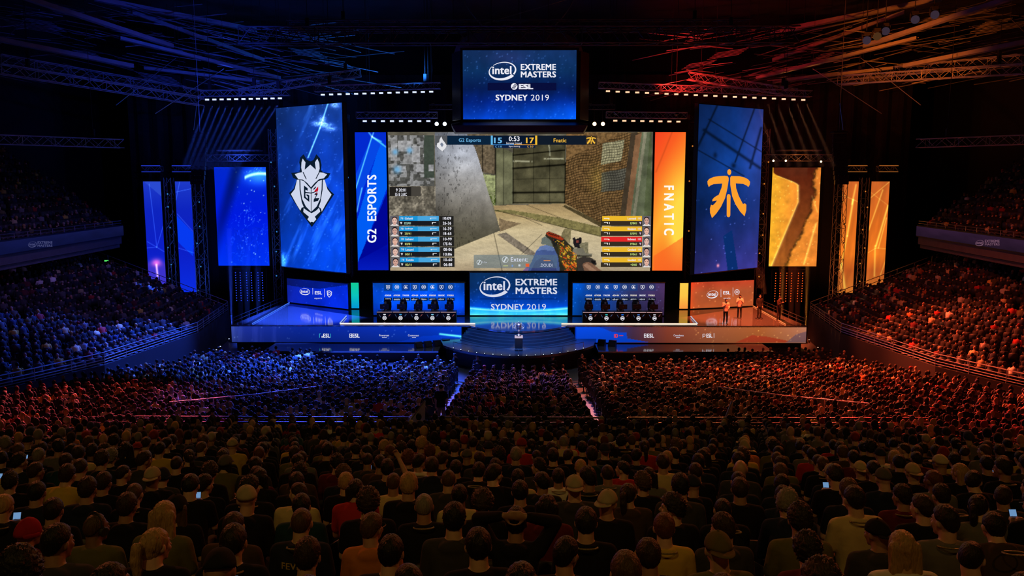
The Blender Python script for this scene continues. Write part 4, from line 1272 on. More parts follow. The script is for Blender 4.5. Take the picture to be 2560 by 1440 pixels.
# ------------------------------------------------------------------ player desks, screens, chairs
CHAIRM = M('gaming_chair_black', (.014, .014, .018), .45)
SEATS = []
for side in ('l', 'r'):
    nm = 'blue' if side == 'l' else 'mauve'
    for k in range(5):
        x = (-10.12 if side == 'l' else 4.57) + 1.14 * (k + .5)
        d = thing('player_desk', 'black logo fronted desk before the %s booth, %s of five' % (nm, ORD[k]), 'desk', (x, 58.1, 2.0), 0, 'player desks on the stage')
        MB().box((0, -.39, .32), (1.11, .04, .64)).build('front_panel', PLASTIC, d)
        MB().box((0, 0, .655), (1.12, .82, .04)).build('desktop', PLASTIC, d)
        for sx in (-1, 1):
            MB().box((sx * .53, .02, .315), (.04, .74, .63)).build('leg_panel', PLASTIC, d)
        MB().box((0, -.42, .66), (1.08, .015, .02)).build('edge_light', E('desk_edge_light', (1.0, .62, .6), .8, sampled=False), d)
        S = Screen.__new__(Screen)
        S.a, S.nrm, S.root, S.off = Vector((x, 57.69, 2)), Vector((0, -1, 0)), d, Vector((x, 58.1, 2.0))
        px, py, _ = project(x, 57.69, 2.32)
        it = [ring_logo(px, py + 3, 5.2, W, .22), rect(px - 3.2, py + 1.4, px + 3.2, py + 4.4, W), rect(px - 3, py - 7, px + 3, py - 4.6, [(220, 220, 225), (60, 150, 210), (210, 210, 220), (120, 190, 220), (200, 210, 220)][k] if side == 'l' else [(90, 130, 200), (40, 190, 190), (30, 110, 220), (60, 120, 200), (210, 210, 220)][k])]
        it += [([(px - 14, py - 6), (px - 13, py - 6.4), (px - 9, py + 1), (px - 10, py + 1)], (60, 90, 130)), ([(px + 10, py - 2), (px + 14, py - 7), (px + 15, py - 6), (px + 11, py - 1)], (70, 90, 130) if k % 2 else (140, 80, 80))]
        S.polys('front_emblem', it, .01)
        m_ = thing('monitor', 'black monitor seen from behind on a %s booth desk, %s of five' % (nm, ORD[k]), 'monitor', (x + .08 * ((k % 3) - 1), 58.05, 2.675), 0, 'desk monitors')
        MB().box((0, 0, .33), (.58, .045, .34)).build('panel', PLASTIC, m_)
        MB().box((0, .027, .33), (.54, .006, .3)).build('display', E('monitor_glow', (.3, .5, 1.0), 1.2), m_)
        MB().box((0, -.02, .12), (.06, .03, .24)).build('stand', PLASTIC, m_)
        MB().box((0, 0, .01), (.24, .18, .02)).build('base', PLASTIC, m_)
        MB().ell((0, -.026, .34), (.02, .006, .02), 8, 5).build('badge', M('monitor_badge', (.5, .5, .55), .3), m_)
        c = thing('gaming_chair', 'tall black gaming chair behind a %s booth desk, %s of five' % (nm, ORD[k]), 'chair', (x, 58.95, 2.0), 0, 'gaming chairs')
        MB().box((0, 0, .36), (.5, .44, .08)).build('seat', CHAIRM, c)
        MB().loft([[(sx * w, .27 + dy + t, z) for sx, t in ((-1, -.04), (1, -.04), (1, .04), (-1, .04))] for w, dy, z in ((.23, 0, .52), (.27, .03, .8), (.26, .07, 1.1), (.17, .1, 1.35))]).build('backrest', CHAIRM, c)
        MB().tube((0, 0, .08), (0, 0, .33), .035).build('column', BLACK, c)
        mb = MB()
        for q in range(5):
            mb.tube((0, 0, .1), (.3 * cos(q * 2 * pi / 5), .3 * sin(q * 2 * pi / 5), .04), .025)
        mb.build('star_base', BLACK, c)
        SEATS.append((x, nm, k))

# ------------------------------------------------------------------ trusses and lamps
def truss(name, label, p, q, w=.45, mat=ALU, r=.032, group=None, step=None, hang=None, cat='truss', dy=0.0):
    p, q = Vector(p), Vector(q)
    mid = (p + q) / 2
    t = thing(name, label, cat, mid, 0, group)
    a = (q - p).normalized()
    if abs(a.z) > .9:
        u, v = Vector((1, 0, 0)), Vector((0, 1, 0))
    else:
        u = a.cross(Vector((0, 0, 1))).normalized()
        v = a.cross(u)
    ln = (q - p).length
    ch, br = MB(), MB()
    cn = [(1, 1), (1, -1), (-1, -1), (-1, 1)]
    for i, j in cn:
        o = u * (i * w / 2) + v * (j * w / 2)
        ch.tube(p - mid + o, q - mid + o, r, 6)
    n = max(2, round(ln / (step or w * 1.15)))
    for k in range(n):
        for f in range(4):
            (i0, j0), (i1, j1) = cn[f], cn[(f + 1) % 4]
            if k % 2:
                (i0, j0), (i1, j1) = (i1, j1), (i0, j0)
            A = p + a * (ln * k / n) - mid + u * (i0 * w / 2) + v * (j0 * w / 2)
            B = p + a * (ln * (k + 1) / n) - mid + u * (i1 * w / 2) + v * (j1 * w / 2)
            br.tube(A, B, r * .6, 5)
    for k in range(0, n + 1, 3):
        for f in range(4):
            (i0, j0), (i1, j1) = cn[f], cn[(f + 1) % 4]
            c0 = p + a * (ln * k / n) - mid
            br.tube(c0 + u * (i0 * w / 2) + v * (j0 * w / 2), c0 + u * (i1 * w / 2) + v * (j1 * w / 2), r * .6, 5)
    ch.build('chord_frame', mat, t)
    br.build('bracing_lattice', mat, t)
    if hang:
        for f in (.12, .88):
            c0 = p.lerp(q, f) - mid + Vector((0, dy, 0))
            MB().tube(c0 + Vector((0, 0, w / 2)), (c0.x, c0.y, hang - mid.z), .018, 5).build('hoist_chain', BLACK, t)
            MB().box((c0.x, c0.y - dy * .6, c0.z + w / 2 + (.35 if not dy else -.05)), (.2, .2 + dy, .5 if not dy else .2)).build('hoist_motor', BLACK, t)
    return t


ROOF = 26.44
truss('lighting_truss', 'heavy dark box truss spanning the roof above the scoreboard', (-17.5, 53.2, 21.0), (17.5, 53.2, 21.0), 1.0, DARKALU, .05, None, .8, ROOF)
truss('lighting_truss', 'second dark truss just above and behind the heavy one', (-15, 55, 21.9), (15, 55, 21.9), .7, DARKALU, .04, None, .8, ROOF)
ROWS = [('blue', -21.25, 17.44, -16.27, 17.52, 11, 'outer blue lamp row'), ('blue', -13.33, 17.76, -5.94, 17.96, 14, 'inner blue lamp row'), ('blue', -10.51, 15.99, -6.16, 15.99, 8, 'low blue lamp row'),
        ('orange', 6.07, 17.98, 19.32, 17.39, 21, 'long orange lamp row'), ('orange', 6.6, 16.01, 10.9, 15.95, 8, 'low orange lamp row')]
LB, LO = E('lamp_blue_white', (.62, .70, 1.0), 1.3), E('lamp_orange_white', (1.0, .54, .32), 1.35)
YOKE = M('lamp_housing', (.03, .03, .034), .4, .4)
protos = {}
for c, x0, z0, x1, z1, n, nm in ROWS:
    truss('lighting_truss', 'aluminium truss carrying the ' + nm, (x0 - .6, 57.2, z0 + .42), (x1 + .6, 57.2, z1 + .42), .4, ALU, .028, None, None, ROOF, 'truss', .5 if nm.startswith('low') else 0.0)
    for k in range(n):
        t = k / (n - 1)
        if c not in protos:
            o = protos[c] = thing('stage_lamp', '', 'lamp')
            MB().box((0, .06, 0), (.32, .14, .16)).build('housing', YOKE, o)
            MB().box((0, -.02, 0), (.27, .02, .105)).build('lens', LB if c == 'blue' else LO, o)
            mb = MB()
            for sx in (-1, 1):
                mb.box((sx * .175, .06, .07), (.02, .04, .2))
            mb.box((0, .06, .17), (.37, .04, .02)).tube((0, .06, .17), (0, .1, .26), .02)
            mb.build('yoke', YOKE, o)
        else:
            o = copy_tree(protos[c])
        o.location = (x0 + (x1 - x0) * t, 57, z0 + (z1 - z0) * t)
        tag(o, '%s lit lamp in the %s, %s from its %s end' % (c, nm, ORD[k], 'outer' if c == 'blue' else 'inner'), 'lamp', nm)
# round spots beside the scoreboard, and the moving heads in the far roof
RB, RO = E('round_lamp_blue', (.7, .82, 1.0), 5.0), E('round_lamp_orange', (1.0, .66, .34), 5.0)
for k, (px, py, m_, lab) in enumerate([(1092, 310, RB, 'round white blue spot lamp beside the scoreboard, outer one'), (1112, 310, RB, 'round white blue spot lamp beside the scoreboard, inner one'),
                                       (1486, 310, RO, 'round orange spot lamp beside the scoreboard, inner one'), (1507, 310, RO, 'round orange spot lamp beside the scoreboard, outer one'),
                                       (1933, 402, RO, 'round amber lamp over the near corner of the amber screen'), (1964, 402, RO, 'small round amber lamp second over the amber screen'), (2052, 404, RO, 'round amber lamp over the far corner of the amber screen')]):
    Y = 57 if k < 4 else 65.5
    o = thing('spot_lamp', lab, 'lamp', at(px, py, Y))
    s_ = 1.0 if k < 4 else .62
    MB().cap((0, .05, 0), (0, .3, .05), .15 * s_, .1 * s_, 12, 3).build('housing', YOKE, o, True)
    MB().ell((0, -.09 * s_, 0), (.13 * s_, .03, .13 * s_), 14, 8).build('lens', m_, o, True)
    MB().tube((0, .2, .05), (0, .2 if k < 4 else .55, 1.02 if k < 4 else .30), .025).build('bracket', YOKE, o)
    if k in (0, 2):
        p = Vector(at(px, py, Y))
        sx = -1 if k == 0 else 1
        truss('lighting_truss', 'short truss stub holding the round lamps on the %s side' % ('blue' if k == 0 else 'orange'), (p.x - .5, 57.2, p.z + 1.15), (p.x + 1.4, 57.2, p.z + 1.15), .3, DARKALU, .022, None, None, ROOF)
mb_l = E('glass_lens_dim', (.16, .10, .16), .22)
mb_l2 = E('glass_lens_amber', (.22, .09, .03), .3)
for k, (px, py, Y) in enumerate([(2167, 101, 55), (2193, 91, 55), (2288, 49, 54), (2337, 37, 54), (2214, 78, 55.6)]):
    o = thing('moving_head_lamp', 'round faintly glowing moving head lamp under the orange lit roof, %s from the stage' % ORD[k], 'lamp', at(px, py, Y))
    MB().ell((0, 0, 0), (.26, .26, .26), 14, 10).build('globe', mb_l2 if k == 1 else mb_l, o, True)
    MB().box((0, .1, .42), (.4, .3, .2)).build('base', YOKE, o)
    mb = MB()
    for sx in (-1, 1):
        mb.box((sx * .29, .05, .16), (.04, .1, .42))
    mb.build('yoke', YOKE, o)
    MB().tube((0, .1, .5), (0, .1, ROOF - o.location.z), .03).build('drop_pole', YOKE, o)

# side and tower trusses
for sx, c in ((-1, 'blue'), (1, 'orange')):
    truss('lighting_truss', 'long level truss reaching in over the %s side seats' % c, (sx * 36, 43, 14.4), (sx * 26.4, 55.2, 14.4), .55, ALU, .03, None, None, ROOF)
    truss('lighting_truss', 'truss topping the broad %s screen' % ('blue' if sx < 0 else 'amber'), (sx * 25, 66.25, 13.75), (sx * 19.6, 66.25, 13.75), .5, ALU, .03, None, None, ROOF)
    MB_ = thing('grid_panel', 'flat perforated panel lit %s above the broad screen' % c, 'panel', (sx * 22.3, 66.3, 14.3))
    mb = MB()
    for k in range(11):
        mb.box((sx * (-1.6 + .32 * k), 0, 0), (.16, 1.0, .05))
    for y in (-.45, 0, .45):
        mb.box((0, y, .05), (3.4, .06, .05))
    mb.build('grille_bars', ALU, MB_)
    MB().tube((0, 0, .05), (0, 0, ROOF - 14.3), .02).build('cable', BLACK, MB_)
    truss('truss_tower', 'upright truss between the two slim %s columns' % c, (29.26 if sx > 0 else -29.79, 70.2, 0), (29.26 if sx > 0 else -29.79, 70.2, 12.2), .6, ALU, .03, None, .9)
    truss('truss_tower', 'upright truss on the stage side of the slim %s columns' % c, (sx * 27.0, 69.4, 0), (sx * 27.0, 69.4, 12.4), .8, ALU, .03, None, .9)
    truss('truss_tower', 'upright truss between the broad and the tall %s side screens' % c, (sx * 20.0, 67.75, 0), (sx * 20.0, 67.75, 16.1), .62, ALU, .03, None, .7)
    truss('truss_tower', 'upright truss beside the %s lettered banner' % c, (sx * 13.35, 64.3, 2.01), (sx * 13.35, 64.3, 17), .5, DARKALU, .028, None, .6)
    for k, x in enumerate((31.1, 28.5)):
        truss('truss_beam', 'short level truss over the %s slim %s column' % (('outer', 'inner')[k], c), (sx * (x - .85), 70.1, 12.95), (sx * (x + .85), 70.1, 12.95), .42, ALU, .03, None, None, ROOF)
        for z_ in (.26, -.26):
            MB().tube((-.8, -.26, z_), (.8, -.26, z_), .022).build('lit_tube', E('lit_tube_blue', (.03, .07, 1.0), .6) if sx < 0 else E('lit_tube_orange', (1.0, .3, .05), .35), [q for q in COL.objects if q.name.startswith('truss_beam')][-1])  # glowing lines put in for the coloured light on the truss horizontals
    truss('lighting_truss', 'sloping roof truss over the %s seats, lower of two' % c, at(0 if sx < 0 else 2560, 172, 52), at(505 if sx < 0 else 2100, 254 if sx < 0 else 200, 62), .6, ALU, .035, None, .7, ROOF)
    truss('lighting_truss', 'sloping roof truss over the %s seats, upper of two' % c, at(0 if sx < 0 else 2560, 148, 54), at(515 if sx < 0 else 2110, 238 if sx < 0 else 190, 64), .6, ALU, .035, None, .7, ROOF)
    truss('lighting_truss', 'slanting truss climbing from the %s lamp row to the scoreboard' % c, at(600 if sx < 0 else 1990, 232, 58), at(900 if sx < 0 else 1720, 182 if sx < 0 else 190, 58), .5, ALU, .03, None, None, ROOF)
    # small lamps clamped to the towers
    Rt = random.Random(3 if sx < 0 else 4)
    for ti, (tx_, ty_, zs_, w_) in enumerate(((29.26 if sx > 0 else 29.79, 70.2, (3.6, 5.0, 6.4, 8.0, 9.6, 11.0), .6), (27.0, 69.4, (2.9, 4.6, 6.6, 8.3, 10.2), .8), (20.0, 67.75, (4.2, 6.0, 7.6, 9.4, 11.6, 13.6), .62), (13.35, 64.3, (6.3, 8.1, 10.2, 12.0, 14.4), .5))):
        for zi, z_ in enumerate(zs_):
            key = 'tower_' + c
            if key not in protos:
                o = protos[key] = thing('tower_lamp', '', 'lamp')
                MB().cap((0, .02, 0), (0, .16, .03), .09, .07, 10, 2).build('housing', YOKE, o, True)
                MB().ell((0, -.075, 0), (.062, .015, .062), 10, 6).build('lens', E('tower_lens_blue', (.06, .35, .9), .55) if sx < 0 else E('tower_lens_orange', (1.0, .30, .04), .55), o)
                MB().tube((0, .1, 0), (0, .26, .0), .02).build('clamp', YOKE, o)
            else:
                o = copy_tree(protos[key])
            o.location = (sx * tx_ + Rt.uniform(-.25, .25) * w_ / .6, ty_ - w_ / 2 - .2, z_ + Rt.uniform(-.2, .2))
            o.rotation_euler = (0, Rt.uniform(-1, 1), Rt.uniform(-.3, .3))
            tag(o, 'small %s lamp on the %s, %s from the bottom' % (c, ('tower between the slim columns', 'tower beside the slim columns', 'tower between broad and tall screens', 'tower beside the banner')[ti], ORD[zi]), 'lamp', 'tower lamps')
    spot('tower_fill_spot', (sx * 24, 63.5, 1), (sx * 27.5, 69.5, 7.5), (.04, .13, 1.0) if sx < 0 else (1.0, .22, .04), 1500, 80, 1.0)  # unseen spots added here to bring the dark towers up
    spot('tower_fill_spot', (sx * 16.8, 65, 4.4), (sx * 20, 67.7, 10), (.04, .16, 1.0) if sx < 0 else (1.0, .22, .04), 420, 90, 1.0)
    spot('panel_fill_spot', (sx * 22.3, 65.0, 13.3), (sx * 22.3, 66.4, 14.35), BLUE if sx < 0 else ORANGE, 260 if sx < 0 else 60, 120, 1.0)  # unseen spot added below the grid panel to colour it
    # line array loudspeakers
    p = Vector((sx * 23.0, 60, 15.3))
    o = thing('line_array', 'tall hanging line array loudspeaker on the %s side' % c, 'loudspeaker', p)
    MB().box((0, 0, .1), (1.0, .7, .1)).build('flying_frame', BLACK, o)
    MB().tube((0, 0, .1), (0, 0, ROOF - p.z), .02).build('hoist_chain', RAILM, o)
    for k in range(11):
        a = .02 * k + .004 * k * k
        z = -.16 - .33 * k
        mb = MB()
        y = -.02 * k - .006 * k * k
        mb.loft([[(-.48, y - .25, z - .15), (.48, y - .25, z - .15), (.36, y + .3, z - .13), (-.36, y + .3, z - .13)], [(-.48, y - .25, z + .15), (.48, y - .25, z + .15), (.36, y + .3, z + .13), (-.36, y + .3, z + .13)]])
        mb.build('speaker_cabinet', PLASTIC, o)
    # glowing bulb grids under the broad screens
    o = thing('pixel_light_grid', 'grid of small %s bulbs hung under the broad screen' % c, 'lights', (sx * 22.2, 67, 2.0))
    fr, bl = MB(), MB()
    for cx in (-1.1, -.72, -.2, .2, .75, 1.1):
        fr.tube((cx, 0, 0), (cx, 0, 2.7), .008, 4)
        for q in range(12):
            z = .12 + .21 * q
            bl.ell((cx, -.06, z), (.045, .045, .045), 6, 4)
            fr.tube((cx, -.02, z), (cx + .22, -.06, z + .1), .012, 4)
    fr.build('hanging_lattice', DARKALU, o)
    b = bl.build('bulb_dots', E('bulb_blue', (.03, .08, 1.0), .8) if sx < 0 else E('bulb_orange', (1.0, .11, .012), .9), o)
    b['kind'] = 'stuff'
    for cx in (-1.4, 1.4):
        MB().tube((cx, .03, -1.95), (cx, .03, 2.85), .03).build('stand_pole', BLACK, o)
    MB().tube((-1.4, .03, 2.75), (1.4, .03, 2.75), .03).build('top_pole', BLACK, o)
    # lamps on the parapet end and on the stage floor, throwing narrow beams upward
    ul = [(rail_at(Y) - .18, Y, .25) for Y in (52.6, 53.6, 54.6, 56.2, 57.4, 60.2)]
    for k, (x, y, z) in enumerate(ul):
        o = thing('uplight', 'small %s uplight at the parapet foot, %s from the floor seats' % (c, ORD[k]), 'lamp', (sx * x, y, 0), 0, 'parapet uplights')
        MB().lathe([(.07, 0), (.07, .06), (.05, .08), (.05, .2)]).build('housing', YOKE, o)
        MB().ell((0, 0, .21), (.05, .05, .03), 10, 6).build('lens', LB if sx < 0 else LO, o)
        spot('uplight_beam', (sx * x, y, .3), (sx * (x + .02), y, 3), BLUE if sx < 0 else ORANGE, 160, 16, .4, .03)
    for k, (px, py, Y) in enumerate([(601, 806, 57.5), (618, 800, 58.5), (645, 782, 61), (578, 790, 60)] if sx < 0 else [(1994, 808, 57.3), (1978, 800, 58.6), (1955, 786, 60.8), (2016, 790, 60)]):
        x, y, z = at(px, py, Y)
        z0 = 0
        o = thing('floor_uplight', '%s beam lamp standing beside the stage end, %s of four' % (c, ORD[k]), 'lamp', (x, y, z0), 0, 'beam lamps beside the stage')
        MB().box((0, 0, .06), (.3, .3, .12)).build('base', YOKE, o)
        MB().cap((0, 0, .2), (0, 0, .45), .12, .11, 12, 3).build('head', YOKE, o)
        MB().ell((0, 0, .56), (.08, .08, .02), 12, 6).build('lens', LB if sx < 0 else LO, o)

# hanging cables for the flown screens
for s_, k in ((main, 3), (cube, 2), (tall_l, 2), (tall_r, 2), (sL, 2), (sR, 2)):
    for i in range(k):
        f = (i + .5) / k
        p = s_.a.lerp(s_.b, f) - s_.nrm * .15
        MB().tube((p.x - s_.off.x, p.y - s_.off.y, s_.h - .02), (p.x - s_.off.x, p.y - s_.off.y, (13.7 if s_ in (sL, sR) else ROOF) - s_.z0), .02, 5).build('hanging_cable', BLACK, s_.root)
for o in [x for x in COL.objects if x.name.startswith('banner_screen')]:
    MB().tube((0, .15, 10.3), (0, .15, ROOF - o.location.z), .02, 5).build('hanging_cable', BLACK, o)

# ------------------------------------------------------------------ roof steel
def roof_members(name, spans, mat=ROOFSTEEL):
    mb = MB()
    for p, q, w, h in spans:
        p, q = Vector(p), Vector(q)
        a = (q - p).normalized()
        u = a.cross(Vector((0, 0, 1))).normalized() * w / 2
        v = Vector((0, 0, h / 2))
        vs = [p - u - v, p + u - v, p + u + v, p - u + v, q - u - v, q + u - v, q + u + v, q - u + v]
        mb.add(vs, [(0, 1, 5, 4), (1, 2, 6, 5), (2, 3, 7, 6), (3, 0, 4, 7), (3, 2, 1, 0), (4, 5, 6, 7)])
    return structure(mb.build(name, mat))


for sx, side in ((-1, 'left'), (1, 'right')):
    mx_ = lambda px: px if sx < 0 else 2592 - px
    A = lambda px, py, Y: at(mx_(px), py, Y)
    roof_members('beam_roof_' + side, [(A(235, -4, 58), A(640, 76, 64), .5, .3), (A(330, 30, 60), A(660, 150, 66), .25, .25), (A(-10, -30, 48), A(430, 115, 58), .4, .25), (A(300, 95, 56), A(700, 195, 62), .45, .2),
                                       (A(-20, 95, 50), A(330, 165, 57), .5, .25), (A(360, 170, 60), A(660, 205, 63), .4, .2)])
    R = random.Random(5 if sx < 0 else 9)
    thin = .55
    sp = []
    for k in range(230):
        x, y, Y = R.uniform(-60, 860), R.uniform(-10, 190), R.uniform(57, 66)
        y += max(0, min(80, (x - 100) * .14))
        if y > 212:
            continue
        l, sl = R.uniform(30, 190), R.choice([.16, .2, .22, .12, -.1, .28])
        sp.append((A(x, y, Y), A(x + l, y + l * sl, Y + R.uniform(-1, 2)), R.uniform(.02, .07), R.uniform(.02, .06)))
    roof_members('beam_purlins_' + side, sp)
    # bundles of slats near the top corner, where the coloured light lands
    sp = []
    for (x, y, l, n, Y) in ((60, 45, 70, 7, 57), (10, 50, 120, 5, 56), (180, 125, 60, 5, 60), (340, 180, 90, 6, 61), (500, 130, 40, 5, 62), (720, 120, 80, 5, 62), (800, 150, 70, 4, 62), (600, 165, 60, 4, 61), (250, 60, 90, 5, 59), (120, 20, 160, 4, 56)):
        for q in range(n):
            sp.append((A(x + 6 * q, y + 4 * q, Y), A(x + 6 * q + l, y + 4 * q + l * .16, Y + 1.0), .07, .03))
    roof_members('trim_roof_slats_' + side, sp)
    for k, (a, b) in enumerate((((0, 110, 52), (66, 46, 55)), ((290, 263, 56), (440, 145, 60)), ((388, 284, 56), (560, 172, 60)), ((484, 325, 58), (492, 258, 58)), ((330, 20, 58), (700, 140, 62)))):
        o = thing('rigging_cable', 'thin rigging cable, %s of five under the %s side of the roof' % (ORD[k], 'blue' if sx < 0 else 'red'), 'cable', A(*a))
        MB().tube((0, 0, 0), Vector(A(*b)) - Vector(A(*a)), .025, 5).build('cable_run', RAILM, o)
        MB().tube(Vector(A(*b)) - Vector(A(*a)), (A(*b)[0] - A(*a)[0], A(*b)[1] - A(*a)[1], ROOF - A(*a)[2]), .012, 4).build('drop_wire', BLACK, o)
# ring truss and pale dome cloth behind the scoreboard
o = thing('roof_hoop', 'thin curved steel hoop hanging high above the scoreboard', 'hoop', (0, 58, 22.5))
for sx in (-1, 1):
    MB().path([(sx * (3.9 - .9 * t * t - .5 * t), 0, 2.2 - 2.2 * t) for t in np.linspace(0, 1, 8)], .04, 6).build('curved_tube', RAILM, o)
MB().tube((-3.8, 0, 2.1), (3.8, 0, 2.1), .03).build('cross_tube', RAILM, o)
MB().tube((-2.4, 0, .1), (3.3, 0, 1.7), .025).build('diagonal_tube', RAILM, o)
MB().tube((0, 0, 2.1), (0, 0, ROOF - 22.5), .02).build('drop_wire', BLACK, o)
o = thing('dome_cloth', 'dim purple cloth dome behind the truss over the scoreboard', 'cloth', (0, 60, 20.9))
rings = []
for j in range(7):
    t = j / 6 * pi / 2
    rings.append([(4.6 * cos(t) * cos(a), 3.0 * cos(t) * sin(a), 2.0 * sin(t)) for a in np.linspace(pi, 2 * pi, 25)])
mb = MB()
vs = [p for r in rings for p in r]
mb.add(vs, [(j * 25 + i, j * 25 + i + 1, (j + 1) * 25 + i + 1, (j + 1) * 25 + i) for j in range(6) for i in range(24)])
mb.build('cloth', M('dome_cloth', (.35, .30, .38), .8, 0, .3, 1.2), o, True)
MB().tube((0, 0, 1.98), (0, 0, ROOF - 20.9), .02).build('hanging_cable', BLACK, o)


# ================================================================== PEOPLE
def fuse(mb, voxel, name, it=4, factor=.5):
    """melts overlapping lumps into one continuous skin"""
    o = mb.build(name)
    m = o.modifiers.new('r', 'REMESH')
    m.mode, m.voxel_size, m.use_smooth_shade = 'VOXEL', voxel, True
    m = o.modifiers.new('s', 'SMOOTH')
    m.factor, m.iterations = factor, it
    dg = bpy.context.evaluated_depsgraph_get()
    me = bpy.data.meshes.new_from_object(o.evaluated_get(dg))
    old = o.data
    bpy.data.objects.remove(o)
    bpy.data.meshes.remove(old)
    me.name = name
    me.shade_smooth()
    return me


def paint(me, fn):
    n = len(me.vertices)
    co = np.empty(n * 3, np.float32)
    me.vertices.foreach_get('co', co)
    c = fn(co.reshape(-1, 3))
    a = me.color_attributes.new('tone', 'FLOAT_COLOR', 'POINT')
    a.data.foreach_set('color', np.concatenate([c, np.ones((n, 1))], 1).astype(np.float32).ravel())


SKIN = M('skin', (.4, .25, .18), .5, 0, .12, 30, 0, objcolor=True, attr='tone')
CLOTH = M('clothing_cloth', (.05, .05, .05), 0.9, 0, .18, 9, .35, objcolor=True, spec=.12)
HAIR = M('hair', (.03, .02, .015), .5, 0, .55, 55, .6, objcolor=True, spec=.35)
nt = HAIR.node_tree
mp = nt.nodes.new('ShaderNodeMapping')
mp.inputs['Scale'].default_value = (1.6, 1.6, .28)
tcn = [n for n in nt.nodes if n.type == 'TEX_COORD'][0]
nzn = [n for n in nt.nodes if n.type == 'TEX_NOISE'][0]
nt.links.new(tcn.outputs['Object'], mp.inputs['Vector'])
nt.links.new(mp.outputs['Vector'], nzn.inputs['Vector'])
PRINT = M('shirt_print_ink', (.5, .5, .5), .7, 0, .2, 20, 0, objcolor=True)


def head_lumps(mb, Hm, female=False):
    R3 = Hm.to_3x3()
    T = lambda p: Hm @ Vector(p)
    mb.ell(T((0, -.012, .014)), (.077, .097, .102), 16, 12, R3)
    mb.ell(T((0, .032, -.045)), (.060, .066, .076), 14, 10, R3)
    mb.ell(T((0, .072, -.098)), (.028, .024, .024), 10, 8, R3)
    mb.cap(T((0, .094, .008)), T((0, .116, -.026)), .009, .0145, 8, 2)
    mb.ell(T((0, .078, .026)), (.052, .022, .014), 10, 6, R3)
    mb.ell(T((0, .094, -.064)), (.024, .012, .010), 8, 6, R3)
    for sx in (-1, 1):
        mb.ell(T((sx * .043, .065, -.025)), (.022, .026, .024), 8, 6, R3)
        mb.ell(T((sx * .081, -.008, -.008)), (.012, .022, .034), 8, 8, R3 @ Matrix.Rotation(sx * -.35, 3, 'Z'))


def hand_lumps(mb, wrist, direction, up, side, curl=.35):
    w, d, u = Vector(wrist), Vector(direction).normalized(), Vector(up).normalized()
    s_ = d.cross(u).normalized()
    u = s_.cross(d)
    mb.cap(w, w + d * .07, .027, .034, 10, 2, .62)
    for k, (off, ln) in enumerate(((-.030, .068), (-.010, .078), (.010, .074), (.029, .058))):
        b = w + d * .088 + s_ * off
        m_ = b + (d * cos(curl) - u * sin(curl)) * ln * .55
        t = m_ + (d * cos(curl * 2.2) - u * sin(curl * 2.2)) * ln * .5
        mb.cap(b - d * .02, m_, .0105, .0098, 6, 2).cap(m_, t, .0098, .0085, 6, 2)
    b = w + d * .03 + s_ * (side * -.03)
    m_ = b + (d * .6 + s_ * (side * -.8)).normalized() * .042
    mb.cap(b, m_, .0135, .0115, 6, 2).cap(m_, m_ + (d * .9 + s_ * (side * -.3) - u * .2).normalized() * .034, .0115, .0095, 6, 2)


def torso_ring(U, z, w, d, y=0.0, n=20):
    out = []
    for i in range(n):
        t = 2 * pi * i / n
        cx, sy = cos(t), sin(t)
        out.append(U((w * abs(cx) ** .85 * (1 if cx > 0 else -1), y + d * abs(sy) ** .9 * (1 if sy > 0 else -1), z)))
    return out


